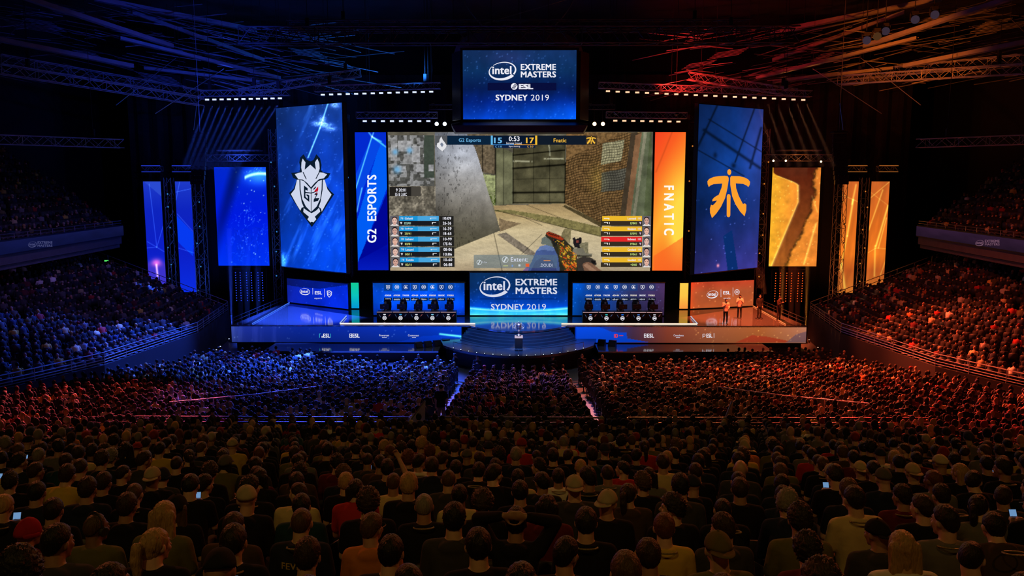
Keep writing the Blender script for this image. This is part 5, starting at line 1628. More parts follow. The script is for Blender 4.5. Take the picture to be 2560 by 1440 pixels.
def figure(name, lean=6, turn=0, tilt=-6, arms='lap', stand=False, female=False):
    """joint positions of one pose -> body, short shirt, long shirt, trousers, and the frame of the head"""
    hip = Vector((0, 0, .93 if stand else .5))
    dz = hip.z - .5
    Rl = Matrix.Rotation(radians(-lean), 3, 'X')

    def U(p):
        p = Vector(p) - Vector((0, 0, .5))
        return Rl @ p + hip
    hc = U((0, .036, 1.242))
    Hm = Matrix.Translation(hc) @ Matrix.Rotation(radians(turn), 4, 'Z') @ Matrix.Rotation(radians(tilt), 4, 'X')
    sh = [U((sx * .180, -.005, 1.035)) for sx in (-1, 1)]
    if arms == 'lap':
        el = [Vector((sx * .225, .07, .755 + dz)) for sx in (-1, 1)]
        wr = [Vector((sx * .085, .27, .655 + dz)) for sx in (-1, 1)]
    elif arms == 'knees':
        el = [Vector((sx * .215, .30, .68)) for sx in (-1, 1)]
        wr = [Vector((sx * .05, .47, .66)) for sx in (-1, 1)]
    elif arms == 'phone':
        el = [Vector((sx * .215, .14, .78 + dz)) for sx in (-1, 1)]
        wr = [Vector((sx * .07, .33, .94 + dz)) for sx in (-1, 1)]
    elif arms == 'head':
        el = [U((sx * .315, .05, 1.255)) for sx in (-1, 1)]
        wr = [U((sx * .10, -.10, 1.345)) for sx in (-1, 1)]
    elif arms == 'raised':
        el = [U((-.27, .12, .9)), U((.25, .2, 1.06))]
        wr = [U((-.1, .3, .95)), U((.13, .24, 1.30))]
    elif arms == 'desk':
        el = [Vector((sx * .23, .16, .76)) for sx in (-1, 1)]
        wr = [Vector((sx * .17, .40, .72)) for sx in (-1, 1)]
    elif arms == 'side':
        el = [Vector((sx * .225, -.02, .775 + dz)) for sx in (-1, 1)]
        wr = [Vector((sx * .215, .07, .53 + dz)) for sx in (-1, 1)]
    elif arms == 'mic':
        el = [Vector((-.225, .03, .79 + dz)), Vector((.225, .07, .79 + dz))]
        wr = [Vector((-.15, .23, .74 + dz)), Vector((.05, .26, .98 + dz))]
    b = MB()
    rings = [(.47, .155, .115, -.01), (.56, .15, .112, 0), (.68, .138, .10, 0), (.82, .15, .108, 0), (.95, .165, .11, 0), (1.02, .158, .098, -.005), (1.07, .10, .075, -.012), (1.10, .06, .056, -.015)]
    b.loft([torso_ring(U, *r) for r in rings])
    b.cap(U((0, -.018, 1.05)), Hm @ Vector((0, -.03, -.055)), .066, .062, 14, 3)
    head_lumps(b, Hm)
    for i, sx in enumerate((-1, 1)):
        b.cap(U((sx * .04, -.015, 1.075)), sh[i], .045, .055, 10, 3)
        b.cap(sh[i], el[i], .052, .043, 12, 3).cap(el[i], wr[i], .042, .028, 12, 3)
        d = (wr[i] - el[i])
        if arms == 'head':
            hand_lumps(b, wr[i], Vector((-sx * 1.0, -.25, .15)), (0, -1, 0.1), sx, .25)
        elif arms == 'lap':
            hand_lumps(b, wr[i], Vector((-sx * .55, .8, -.12)), (0, 0, 1), sx, .4)
        else:
            hand_lumps(b, wr[i], d, (0, 0, 1) if abs(d.normalized().z) < .8 else (0, 1, 0), sx, .55)
    t = MB()
    t.loft([torso_ring(U, *r) for r in [(.44, .15, .12, 0), (.50, .172, .132, 0), (.60, .16, .122, 0), (.66, .15, .112, 0)]])
    for sx in (-1, 1):
        if stand:
            h, kn, an = Vector((sx * .085, 0, .90)), Vector((sx * .10, .03, .50)), Vector((sx * .11, -.01, .09))
        else:
            h, kn, an = Vector((sx * .09, .02, .505)), Vector((sx * .13, .44, .50)), Vector((sx * .13, .43, .09))
        t.cap(h, kn, .085, .066, 12, 3).cap(kn, Vector((an.x, an.y, .12)), .064, .05, 12, 3)
        b.cap(h, kn, .07, .05, 10, 3).cap(kn, an, .05, .035, 10, 3)
        b.cap(an + Vector((0, -.04, -.05)), an + Vector((sx * .02, .16, -.055)), .04, .035, 10, 3)
    srings = [(.47, .182, .136, 0), (.56, .178, .132, 0), (.68, .168, .120, 0), (.82, .180, .128, 0), (.95, .194, .130, 0), (1.02, .182, .118, -.005), (1.07, .125, .096, -.01), (1.105, .088, .083, -.014)]
    shirts = {}
    for kind in ('short', 'long'):
        s_ = MB()
        s_.loft([torso_ring(U, *r) for r in srings])
        for i, sx in enumerate((-1, 1)):
            s_.cap(U((sx * .05, -.018, 1.07)), sh[i], .052, .066, 12, 3)
            if kind == 'short':
                s_.cap(sh[i], sh[i].lerp(el[i], .72), .066, .062, 14, 3)
            else:
                s_.cap(sh[i], el[i], .066, .058, 14, 3).cap(el[i], el[i].lerp(wr[i], .94), .058, .042, 14, 3)
        if kind == 'long':
            s_.ell(U((0, -.085, 1.05)), (.115, .05, .07), 14, 8)
            s_.cap(U((-.08, -.03, 1.085)), U((.08, -.03, 1.085)), .03, .03, 10, 3)
        shirts[kind] = fuse(s_, .0135, 'shirt', 5)
    body = fuse(b, .0105, 'body', 3)
    inv = Hm.inverted()
    M3, tv = np.array(inv.to_3x3()), np.array(inv.translation)

    def tone(co):
        q = co @ M3.T + tv
        c = np.ones((len(co), 3))
        for sx in (-1, 1):
            e = np.hypot(np.hypot(q[:, 0] - sx * .031, (q[:, 2] - .010) * 1.7), (q[:, 1] - .085) * .5)
            c[e < .015] = (1.3, 1.5, 1.7)
            c[e < .008] = (.12, .1, .1)
            br = (abs(q[:, 0] - sx * .033) < .022) & (abs(q[:, 2] - .032) < .007) & (q[:, 1] > .07)
            c[br] = (.2, .17, .15)
        lip = (abs(q[:, 0]) < .024) & (abs(q[:, 2] + .064) < .009) & (q[:, 1] > .09)
        c[lip] = (.9, .5, .5)
        c[co[:, 2] < .1] = (.12, .13, .14)
        return c
    paint(body, tone)
    return dict(body=body, short=shirts['short'], long=shirts['long'], trousers=fuse(t, .018, 'trousers', 4), head=Hm, wrists=wr, U=U)


# ---- hair and headgear in the frame of the head (face towards +y, centre of the skull at 0)
def hair_shell(name, thick, seed, amp=.004, freq=16, back=-.62, side=-.02, front=.50, top=0.0, grow=0.0, n=(56, 36)):
    nx, ny = n
    vs = []
    for j in range(ny + 1):
        th = pi * j / ny
        for i in range(nx):
            ph = 2 * pi * i / nx
            d = Vector((sin(th) * cos(ph), sin(th) * sin(ph), cos(th)))
            r = 1 / sqrt((d.x / .078) ** 2 + (d.y / .098) ** 2 + (d.z / .104) ** 2)
            y = d.y
            a = max(0, min(1, (y + .75) / .65))
            a = a * a * (3 - 2 * a)
            c = max(0, min(1, (y - .1) / .62))
            c = c * c * (3 - 2 * c)
            zl = (back * (1 - a) + side * a) * (1 - c) + front * c
            m_ = max(0, min(1, (d.z - zl + .03) / .16))
            m_ = m_ * m_ * (3 - 2 * m_)
            nz = mnoise.fractal(d * freq + Vector((seed, 0, 0)), 1.0, 2.0, 3)
            t = m_ * (thick + top * max(0, d.z) ** 2 + amp * nz) - .014 * (1 - m_)
            low = max(0, -d.z - .1) * grow * m_
            vs.append((d.x * (r + t), d.y * (r + t) - .012, d.z * (r + t) + .014 - low))
    fs = [(j * nx + i, (j + 1) * nx + i, (j + 1) * nx + (i + 1) % nx, j * nx + (i + 1) % nx) for j in range(ny) for i in range(nx)]
    me = bpy.data.meshes.new(name)
    me.from_pydata(vs, [], fs)
    me.shade_smooth()
    return me


def long_hair(name, tail=False, seed=3):
    mb = MB()
    mb.ell((0, -.015, .022), (.086, .104, .104), 18, 14)
    if tail:
        pts = [(0, -.10, .03), (0, -.15, .02), (.01, -.165, -.06), (.015, -.15, -.16), (.01, -.13, -.25)]
        for (a, b), r in zip(zip(pts, pts[1:]), (.03, .04, .038, .03)):
            mb.cap(a, b, r, r * .85, 10, 3)
        mb.ell((0, -.05, -.04), (.07, .055, .06), 12, 8)
    else:
        for x in (-.075, -.04, 0, .04, .075):
            mb.cap((x * .9, -.05 - .03 * (1 - abs(x) / .08), .02), (x * 1.25 + .01 * sin(seed + x * 90), -.075, -.20 - .03 * cos(x * 50 + seed)), .042, .026, 10, 3)
    me = fuse(mb, .009, name, 2)
    for v in me.vertices:
        p = v.co
        v.co = p + p.normalized() * .006 * mnoise.fractal(Vector((p.x * 60 + seed, p.y * 60, p.z * 12)), 1, 2, 3)
        if p.y > .045 and p.z < .055:       # open round the face
            v.co.y -= (p.y - .045) * .9
    return me


def cap_mesh(name, back=False, bean=False):
    mb = MB()
    rows = []
    zl = -.005 if bean else .026
    for j in range(8):
        t = j / 7 * pi / 2
        rows.append([((.0885 if not bean else .09) * cos(t) * cos(a), -.012 + (.109 if not bean else .11) * cos(t) * sin(a), zl - .012 * (1 - j / 7) * (sin(a) < 0) + (.102 if not bean else .135) * sin(t)) for a in np.linspace(0, 2 * pi, 29)[:-1]])
    mb.loft(rows)
    if not bean:
        f = -1 if back else 1
        br = []
        for r, z in ((.095, 0), (.16, -.014), (.163, -.020), (.095, -.008)):
            br.append([(1.02 * min(r, .1) * sin(a) * .86, -.012 + f * (.02 + r * cos(a) * 1.02), zl + z - .02 * abs(sin(a)) ** 2 * 0) for a in np.linspace(-1.15, 1.15, 13)])
        vs = [p for r in br for p in r]
        mb.add(vs, [(j * 13 + i, j * 13 + i + 1, ((j + 1) % 4) * 13 + i + 1, ((j + 1) % 4) * 13 + i) for j in range(4) for i in range(12)])
        mb.ell((0, -.012, zl + .103), (.009, .009, .006), 8, 5)
    else:
        mb.lathe([(.093, zl - .022), (.098, zl - .01), (.098, zl + .012), (.092, zl + .018)], (0, -.012, 0), 24)
    me = mb.mesh(name)
    me.shade_smooth()
    return me


HAIRS = {
    'short': hair_shell('hair', .011, 1, .004, 18, top=.006, back=-.78),
    'quiff': hair_shell('hair', .012, 5, .007, 12, top=.022, front=.42, back=-.74),
    'buzz': hair_shell('hair', .005, 9, .0012, 30, back=-.74, top=.002),
    'curly': hair_shell('hair', .026, 12, .02, 13, back=-.75, side=-.2, top=.012, front=.4),
    'messy': hair_shell('hair', .018, 21, .013, 10, back=-.7, side=-.1, top=.012),
    'thin': hair_shell('hair', .007, 25, .002, 20, back=-.6, side=-.02, front=.95),
    'long': long_hair('hair'), 'wavy': long_hair('hair', False, 8), 'tail': long_hair('hair', True),
}
HATS = {'cap': cap_mesh('cap'), 'backcap': cap_mesh('cap', True), 'beanie': cap_mesh('beanie', bean=True)}
mb = MB()
for sx in (-1, 1):
    mb.lathe([(.036, -.02), (.042, 0), (.036, .018)], (0, 0, 0), 14)
    o0 = len(mb.v) - 14 * 3
    for q in range(o0, len(mb.v)):
        x, y, z = mb.v[q]
        mb.v[q] = (sx * (.10 + z), y - .005, x - .01)
mb.path([(.105 * cos(a), -.02, .012 + .125 * sin(a)) for a in np.linspace(0, pi, 12)], .011, 6)
HEADSET = mb.mesh('headphones')
mb = MB()
for sx in (-1, 1):
    mb.tube((sx * .088, -.01, .012), (sx * .07, .095, .014), .003, 4)
    mb.path([(sx * .035 + .026 * cos(a), .106, .006 + .02 * sin(a)) for a in np.linspace(0, 2 * pi, 11)], .0025, 4)
mb.tube((-.01, .108, .01), (.01, .108, .01), .003, 4)
GLASSES = mb.mesh('glasses')
mb = MB()
mb.path([(.090 * cos(a), -.012 + .088 * sin(a), 1.088 + .022 * -sin(a)) for a in np.linspace(0, 2 * pi, 25)], .0075, 6)
LANYARD = mb.mesh('lanyard')
GEAR = M('headgear_plastic', (.03, .03, .03), .5, 0, .1, 9, 0, objcolor=True)

FIG = {}
for nm, kw in (('lap0', dict()), ('lap1', dict(turn=30)), ('lap2', dict(turn=-30)), ('lap3', dict(turn=62, tilt=-2)), ('lean0', dict(lean=24, arms='knees', tilt=-2)), ('lean1', dict(lean=20, arms='knees', turn=-38)), ('phone', dict(arms='phone', tilt=-24, lean=10)),
               ('head', dict(arms='head', lean=2)), ('raised', dict(arms='raised', lean=4, turn=10))):
    FIG[nm] = figure(nm, **kw)


def dress(root, fig, sleeve, shirt, trousers, skin, hair=None, hairc=(.02, .015, .01), hat=None, hatc=(.02, .02, .02), extra=()):
    def part(name, me, mat, col, M4=None, lab=None):
        if not me.materials:
            me.materials.append(mat)
        o = bpy.data.objects.new(name, me)
        COL.objects.link(o)
        o.parent = root
        o.color = (*col, 1)
        if M4 is not None:
            o.matrix_local = M4
        if lab:
            o['label'] = lab
        return o
    part('body', fig['body'], SKIN, skin)
    sh = part('shirt', fig[sleeve], CLOTH, shirt)
    part('trousers', fig['trousers'], CLOTH, trousers)
    if hair:
        part('hair', HAIRS[hair], HAIR, hairc, fig['head'])
    if hat:
        part('beanie' if hat == 'beanie' else 'cap', HATS[hat], CLOTH, hatc, fig['head'] @ Matrix.Scale(1.15 if hair else 1.03, 4))
    if 'headphones' in extra:
        part('headphones', HEADSET, GEAR, (.02, .02, .022), fig['head'])
    if 'glasses' in extra:
        part('glasses', GLASSES, GEAR, (.02, .02, .02), fig['head'])
    if 'lanyard' in extra:
        part('lanyard', LANYARD, GEAR, (.16, .13, .03), Matrix.Translation(fig['U']((0, 0, .5)) - Vector((0, 0, .5))) @ Matrix.Rotation(radians(0), 4, 'X'))
    return sh


SKINS = [(.42, .26, .19), (.36, .21, .15), (.48, .31, .24), (.28, .16, .10), (.44, .29, .20), (.16, .085, .055)]
HCOL = {'black': (.006, .005, .005), 'dark': (.010, .007, .005), 'brown': (.022, .012, .007), 'light brown': (.06, .034, .016), 'blond': (.30, .19, .075), 'grey': (.15, .14, .13), 'red': (.08, .025, .01)}
SHIRTS = [('black t-shirt', 'short', (.008, .008, .009), 30), ('black hoodie', 'long', (.009, .009, .011), 16), ('dark navy t-shirt', 'short', (.012, .016, .032), 9), ('charcoal hoodie', 'long', (.035, .035, .038), 8), ('dark green jacket', 'long', (.014, .018, .013), 3),
          ('grey t-shirt', 'short', (.11, .11, .11), 4), ('white t-shirt', 'short', (.55, .53, .48), 3), ('cream t-shirt', 'short', (.46, .38, .2), 2), ('yellow t-shirt', 'short', (.46, .33, .06), 2), ('red t-shirt', 'short', (.34, .02, .02), 2), ('maroon hoodie', 'long', (.09, .012, .018), 2),
          ('navy hoodie', 'long', (.012, .017, .04), 8), ('teal jacket', 'long', (.01, .035, .05), 2), ('brown jacket', 'long', (.05, .032, .02), 3), ('olive t-shirt', 'short', (.10, .095, .035), 3), ('orange shirt', 'long', (.42, .15, .04), 1)]
SHIRTD = {s_[0]: s_ for s_ in SHIRTS}

# ------------------------------------------------------------------ the audience: where everyone sits
R = random.Random(11)
seatlist = []     # x, y, floor z, yaw, kind
for k, y in enumerate(NEAR_ROWS):
    z = z_tier(y)
    half = (y + 1.0) * .66 + .6
    n = int(half / .555)
    for i in range(-n, n + 1):
        x = (i + (.5 if k % 2 else 0)) * .555 + R.uniform(-.05, .05)
        if abs(x) > 21.5:
            continue
        seatlist.append([x, y + R.uniform(-.05, .05), z, 'near', k])
k = 0
y = 26.95
while y < 52.5:
    lim_out = rail_at(y) - .7
    xs = []
    if y < 43.9:
        xs += [(i - 4.5) * .53 for i in range(10)]
    for sx in (-1, 1):
        x = 3.72
        while x < min(lim_out, 21.8):
            fr = 46.6 if x < 8.5 else (49.2 if x < 13 else 51.6)
            if y < fr:
                xs.append(sx * x)
            x += .535
    for x in xs:
        seatlist.append([x + R.uniform(-.05, .05) + (.0 if k % 2 else .0), y + R.uniform(-.05, .05), z_floor(y), 'floor', k])
    y += .88
    k += 1
for sx in (-1, 1):
    for r in range(12):
        y = 29.0 + (r % 2) * .26
        while y < 61.0:
            x = sx * (rail_at(y) + .15 + .85 * r + .42)
            seatlist.append([x, y + R.uniform(-.06, .06), 1.75 + .34 * r, 'lower', r])
            y += .53
    for r in range(13):
        y = 30.0 + (r % 2) * .26
        while y < 60.6:
            x = sx * (float(np.interp(y, [24, 45, 61], [26.6, 28.5, 29.5])) + .15 + .82 * r + .4)
            seatlist.append([x, y + R.uniform(-.06, .06), 8.0 + .57 * r, 'upper', r])
            y += .53
people = []
for q in seatlist:
    x, y, z, kind, row = q
    px, py, d = project(x, y, z + 1.25)
    if px < -70 or px > 2630 or py > 1505:
        continue
    if kind != 'near' and R.random() < (.05 if kind == 'floor' else (.06 if kind == 'lower' else .12)):
        continue
    yaw = atan2(-(0 - x), 60 - y) if kind in ('near', 'floor') else atan2(x, 57 - y)
    yaw = yaw * (.6 if kind == 'near' else .8)
    people.append([x, y, z, yaw + R.uniform(-.14, .14), kind, row, px, py, d])
near = [p for p in people if p[4] == 'near']
rows = {}
for p in near:
    rows.setdefault(p[5], []).append(p)
solo, rest = [], [p for p in people if p[4] != 'near']
for k in sorted(rows):
    if len(solo) + len(rows[k]) <= 300:
        solo += rows[k]
    else:
        rest += rows[k]

# what the photo shows of particular people in the near rows: place of the head, hair, hair colour, garment, headgear, its colour, pose, extras
SPECIAL = [(100, 1330, None, None, 'maroon hoodie', 'beanie', (.30, .012, .02), 'lap2', ()), (232, 1325, 'thin', 'light brown', 'olive t-shirt', None, None, 'lap2', ('headphones',)), (405, 1295, 'wavy', 'blond', 'olive t-shirt', None, None, 'lap0', ()),
           (365, 1365, 'tail', 'blond', 'black t-shirt', None, None, 'lap2', ()), (560, 1365, 'short', 'dark', 'black t-shirt', None, None, 'lap0', ('lanyard',)), (732, 1310, 'buzz', 'light brown', 'dark navy t-shirt', None, None, 'lap0', ('lanyard',)),
           (750, 1370, 'quiff', 'brown', 'black t-shirt', None, None, 'lap0', ()), (890, 1320, 'short', 'light brown', 'orange shirt', None, None, 'lap2', ('glasses',)), (950, 1275, 'curly', 'brown', 'black t-shirt', None, None, 'lap0', ()), (993, 1275, 'buzz', 'grey', 'black t-shirt', None, None, 'lap0', ('lanyard',)),
           (1075, 1300, 'quiff', 'black', 'charcoal hoodie', None, None, 'lap0', ()), (1120, 1290, 'short', 'black', 'cream t-shirt', None, None, 'lap0', ()), (1290, 1200, 'short', 'dark', 'cream t-shirt', None, None, 'lap0', ()), (1412, 1190, 'short', 'dark', 'white t-shirt', None, None, 'lap0', ('lanyard',)),
           (1322, 1230, 'short', 'black', 'black t-shirt', None, None, 'lap0', ()), (1445, 1290, 'short', 'dark', 'black t-shirt', None, None, 'lap0', ('lanyard',)), (1545, 1205, 'buzz', 'brown', 'grey t-shirt', None, None, 'lap0', ('lanyard',)), (1690, 1290, 'curly', 'dark', 'black t-shirt', None, None, 'lap3', ()),
           (1660, 1350, 'short', 'brown', 'black hoodie', None, None, 'lap0', ()), (1200, 1395, 'short', 'black', 'black t-shirt', None, None, 'lap0', ()), (1280, 1380, 'short', 'black', 'black hoodie', None, None, 'head', ()), (1020, 1190, 'quiff', 'blond', 'black hoodie', None, None, 'lap0', ()),
           (500, 1275, 'long', 'light brown', 'black t-shirt', 'cap', (.01, .01, .01), 'lap0', ()), (290, 1195, 'buzz', 'dark', 'black t-shirt', None, None, 'lap2', ()), (55, 1190, 'short', 'brown', 'black t-shirt', None, None, 'lap2', ('glasses',)), (380, 1140, 'short', 'dark', 'yellow t-shirt', None, None, 'lap0', ()),
           (410, 1120, 'short', 'black', 'black hoodie', None, None, 'lap2', ()), (2080, 1130, 'short', 'dark', 'red t-shirt', None, None, 'lap0', ()), (2160, 1165, None, None, 'black t-shirt', 'backcap', (.42, .36, .22), 'lap0', ()), (2290, 1175, None, None, 'black hoodie', 'backcap', (.36, .30, .2), 'lap0', ()),
           (2350, 1178, None, None, 'black t-shirt', 'cap', (.45, .40, .3), 'lap1', ()), (1872, 1185, None, 'brown', 'charcoal hoodie', None, None, 'lap0', ()), (2410, 1205, 'long', 'blond', 'black t-shirt', None, None, 'lap1', ()), (2310, 1230, 'buzz', 'red', 'grey t-shirt', None, None, 'lap1', ()),
           (2300, 1310, 'short', 'brown', 'black t-shirt', None, None, 'lap1', ()), (2160, 1360, None, None, 'charcoal hoodie', 'backcap', (.012, .012, .014), 'lap1', ()), (1960, 1385, 'messy', 'dark', 'olive t-shirt', None, None, 'lap0', ()), (2075, 1290, 'short', 'dark', 'cream t-shirt', None, None, 'lap0', ('lanyard',)),
           (1890, 1245, 'short', 'brown', 'black t-shirt', None, None, 'lap0', ()), (1835, 1400, 'messy', 'dark', 'olive t-shirt', 'backcap', (.10, .085, .03), 'lap0', ()), (2470, 1405, 'buzz', 'dark', 'black t-shirt', None, None, 'lap2', ()), (1255, 1320, 'curly', 'brown', 'black t-shirt', None, None, 'phone', ()),
           (470, 1240, 'short', 'black', 'black t-shirt', None, None, 'phone', ()), (930, 1195, 'short', 'black', 'dark navy t-shirt', None, None, 'raised', ()), (1180, 1110, 'short', 'dark', 'yellow t-shirt', None, None, 'lap0', ()), (1660, 1190, 'short', 'brown', 'cream t-shirt', None, None, 'lap0', ()),
           (1105, 1115, 'short', 'dark', 'olive t-shirt', None, None, 'lap0', ()), (1930, 1140, 'short', 'dark', 'dark navy t-shirt', None, None, 'lap0', ('lanyard',)), (1825, 1150, 'short', 'dark', 'dark navy t-shirt', None, None, 'lap0', ()), (2010, 1150, 'short', 'dark', 'red t-shirt', None, None, 'lap0', ()),
           (2450, 1150, 'buzz', 'light brown', 'grey t-shirt', None, None, 'lap1', ()), (1860, 1098, None, None, 'black t-shirt', 'cap', (.4, .33, .2), 'lap1', ()), (140, 1085, None, None, 'black t-shirt', 'cap', (.02, .02, .02), 'lap2', ())]
PRINTS = {1412: ('PIEBUEPO', (.01, .01, .01)), 1290: ('CMU!', (.02, .02, .03)), 1322: ('Clickwins', (.40, .27, .08)), 2300: ('P.lqucbwor', (.34, .17, .09)), 410: ('WUGEVSIO', (.5, .38, .10)), 1930: ('BJ/', (.4, .3, .12)), 1825: ('KEO', (.42, .32, .14)), 732: ('FEVKEL', (.35, .26, .05)), 380: ('CNST', (.02, .02, .02))}

used = {}
for sp in SPECIAL:
    best = min((p for p in solo if id(p) not in used), key=lambda p: (p[6] - sp[0]) ** 2 + ((p[7] - sp[1]) * 1.2) ** 2)
    used[id(best)] = sp
pop, wts = [s_[0] for s_ in SHIRTS], [s_[3] for s_ in SHIRTS]
HTXT = {'short': 'short {} hair', 'quiff': 'tall {} quiff', 'buzz': 'cropped {} hair', 'curly': 'curly {} hair', 'messy': 'messy {} hair', 'thin': 'thinning {} hair', 'long': 'long {} hair', 'wavy': 'wavy {} hair', 'tail': '{} ponytail'}
byrow = {}
for p in solo:
    byrow.setdefault(p[5], []).append(p)
PHONES = []
for row in sorted(byrow):
    for idx, p in enumerate(sorted(byrow[row], key=lambda q: q[0])):
        sp = used.get(id(p))
        hat, hatc, extra, prn = None, (.02, .02, .02), [], None
        if sp:
            hair, hc, cl, hat, hatc, pose, extra = sp[2:]
            hatc = hatc or (.02, .02, .02)
            prn = PRINTS.get(sp[0])
            hc = hc or 'dark'
        else:
            hair = R.choices(['short', 'quiff', 'buzz', 'curly', 'messy', 'thin', 'long', 'wavy', 'tail'], [34, 12, 16, 8, 10, 4, 4, 3, 4])[0]
            hc = R.choices(list(HCOL), [22, 30, 24, 9, 5, 3, 3])[0]
            cl = R.choices(pop, wts)[0]
            pose = R.choices(['lap0', 'lap1', 'lap2', 'lap3', 'lean0', 'lean1', 'phone'], [46, 13, 13, 3, 12, 5, 4])[0]
            if R.random() < .12:
                hat, hair = R.choice(['cap', 'backcap', 'cap', 'beanie']), (None if hair in ('short', 'quiff', 'buzz', 'curly', 'messy', 'thin') else hair)
                hatc = R.choice([(.012, .012, .013), (.012, .012, .013), (.02, .025, .05), (.32, .28, .2), (.2, .02, .02), (.08, .08, .08)])
            if R.random() < .16:
                extra = ['lanyard']
            if R.random() < .08:
                extra = list(extra) + ['glasses']
        if hat and hair in ('messy', 'curly', 'quiff', 'short', 'buzz', 'thin'):
            hair = None
        if hair == 'thin' and hc == 'blond':
            hc = 'brown'
        ht = 'bald head' if hair is None and hat is None else (HTXT[hair].format(hc) if hair else '')
        if hat:
            lum = sum(hatc)
            cn = 'red' if hatc[0] > 4 * hatc[2] and lum > .15 and hatc[1] < .1 else 'pale' if lum > .5 else 'olive' if lum > .2 else 'black' if lum < .08 else 'dark'
            ht = (cn + (' backward cap' if hat == 'backcap' else ' beanie' if hat == 'beanie' else ' cap'))
        if 'headphones' in extra:
            ht = 'black headphones'
        lab = 'person in %s, %s, %s row from camera, %s from left' % (cl, ht, ORD[row], ORD[idx])
        t = thing('spectator', lab, 'person', (p[0], p[1], p[2]), -p[3] if False else -p[3] * 1.0, 'spectators in the nearest rows')
        f = FIG[pose]
        s_ = R.uniform(.92, 1.02)
        t.scale = (s_ * R.uniform(.97, 1.05), s_, s_)
        tr = R.choice([(.012, .013, .018), (.02, .03, .06), (.03, .03, .032), (.06, .055, .045)])
        sh = dress(t, f, SHIRTD[cl][1], SHIRTD[cl][2], tr, R.choice(SKINS[:5]) if R.random() < .93 else SKINS[5], hair, HCOL[hc], hat, hatc, extra)
        if pose == 'phone':
            PHONES.append((t, f, cl))
        if prn:      # lettering across the shoulder blades, wrapped onto the cloth
            v, fc = glyphs(prn[0], .02)
            wv = min(.26, .042 * len(prn[0]))
            hv = .05
            me_s = f[SHIRTD[cl][1]]
            from mathutils.bvhtree import BVHTree
            if 'bvh' + SHIRTD[cl][1] not in f:
                f['bvh' + SHIRTD[cl][1]] = BVHTree.FromPolygons([q.co[:] for q in me_s.vertices], [q.vertices[:] for q in me_s.polygons])
            bv = f['bvh' + SHIRTD[cl][1]]
            out = []
            for S, T in v:
                o_ = f['U'](((S - .5) * wv, -.6, .90 + (T - .5) * hv))
                h = bv.ray_cast(o_, Vector((0, 1, 0)))
                out.append((h[0] + Vector((0, -.004, 0))) if h[0] is not None else o_ + Vector((0, .45, 0)))
            pm = MB().add(out, fc).build('shirt_print', PRINT, t)
            pm.color = (*prn[1], 1)
# phones lit in the hand
for k, (t, f, cl) in enumerate(PHONES):
    w = (f['wrists'][0] + f['wrists'][1]) / 2
    mw = Matrix.Translation(t.location) @ Matrix.Rotation(t.rotation_euler.z, 4, 'Z') @ Matrix.Diagonal((*t.scale, 1))
    loc = mw @ (w + Vector((0, .1, .045)))
    seat = t['label'].split(', ', 2)[2]
    o = thing('phone', 'glowing phone held by person in %s, %s' % (cl, seat), 'phone', loc, t.rotation_euler.z, 'phones in hands')
    o.rotation_euler.x = -.45
    MB().box((0, 0, 0), (.074, .009, .15)).build('case', PLASTIC, o)
    MB().box((0, -.0052, 0), (.066, .001, .138)).build('display', E('phone_glow', (.25, .5, .9), .55), o)

# ------------------------------------------------------------------ everyone farther away: one mass
def lp_person(variant):
    R2 = random.Random(variant)
    mb = MB()
    lean = R2.choice([4, 8, 14, 22])
    Rl = Matrix.Rotation(radians(-lean), 3, 'X')
    U = lambda p: Rl @ (Vector(p) - Vector((0, 0, .5))) + Vector((0, 0, .5))
    mb.loft([torso_ring(U, z, w, d, y, 9) for z, w, d, y in [(.46, .17, .13, 0), (.66, .16, .12, 0), (.9, .185, .125, 0), (1.02, .19, .11, 0), (1.09, .075, .07, -.012)]], col='s')
    hc = U((R2.uniform(-.02, .02), .034, 1.248))
    mb.cap(U((0, -.015, 1.06)), hc + Vector((0, -.02, -.06)), .058, .054, 6, 1, col='k')
    mb.ell(hc, (.076, .098, .115), 9, 7, col='k')
    hk = ['h', 'h', 'h', 'h', 'c', 'h', 'h', 'h', 'b', 'h', 'h', 'c', 'h', 'h'][variant % 14]
    if hk != 'b':
        mb.ell(hc + Vector((0, -.018, .022)), (.085, .1, .112) if hk == 'h' else (.088, .11, .1), 9, 7, col=hk)
    if R2.random() < .15:
        mb.ell(hc + Vector((0, -.07, -.09)), (.075, .04, .12), 8, 5, col='h')
    if hk == 'c':
        mb.box(hc + Vector((0, .13, .05)), (.13, .09, .012), col='c')
    long_ = R2.random() < .45
    for sx in (-1, 1):
        sh = U((sx * .17, 0, 1.03))
        el = Vector((sx * .235, .08 + R2.uniform(0, .16), .75))
        wr = Vector((sx * R2.uniform(.03, .12), el.y + .2, .66 + R2.choice([0, 0, .2])))
        mb.cap(sh, el, .066, .052, 6, 1, col='s').cap(el, wr, .05, .036, 6, 1, col='s' if long_ else 'k')
        mb.cap((sx * .09, .02, .5), (sx * .13, .46, .5), .085, .066, 6, 1, col='t').cap((sx * .13, .46, .5), (sx * .13, .45, .06), .06, .05, 5, 1, col='t')
    return mb


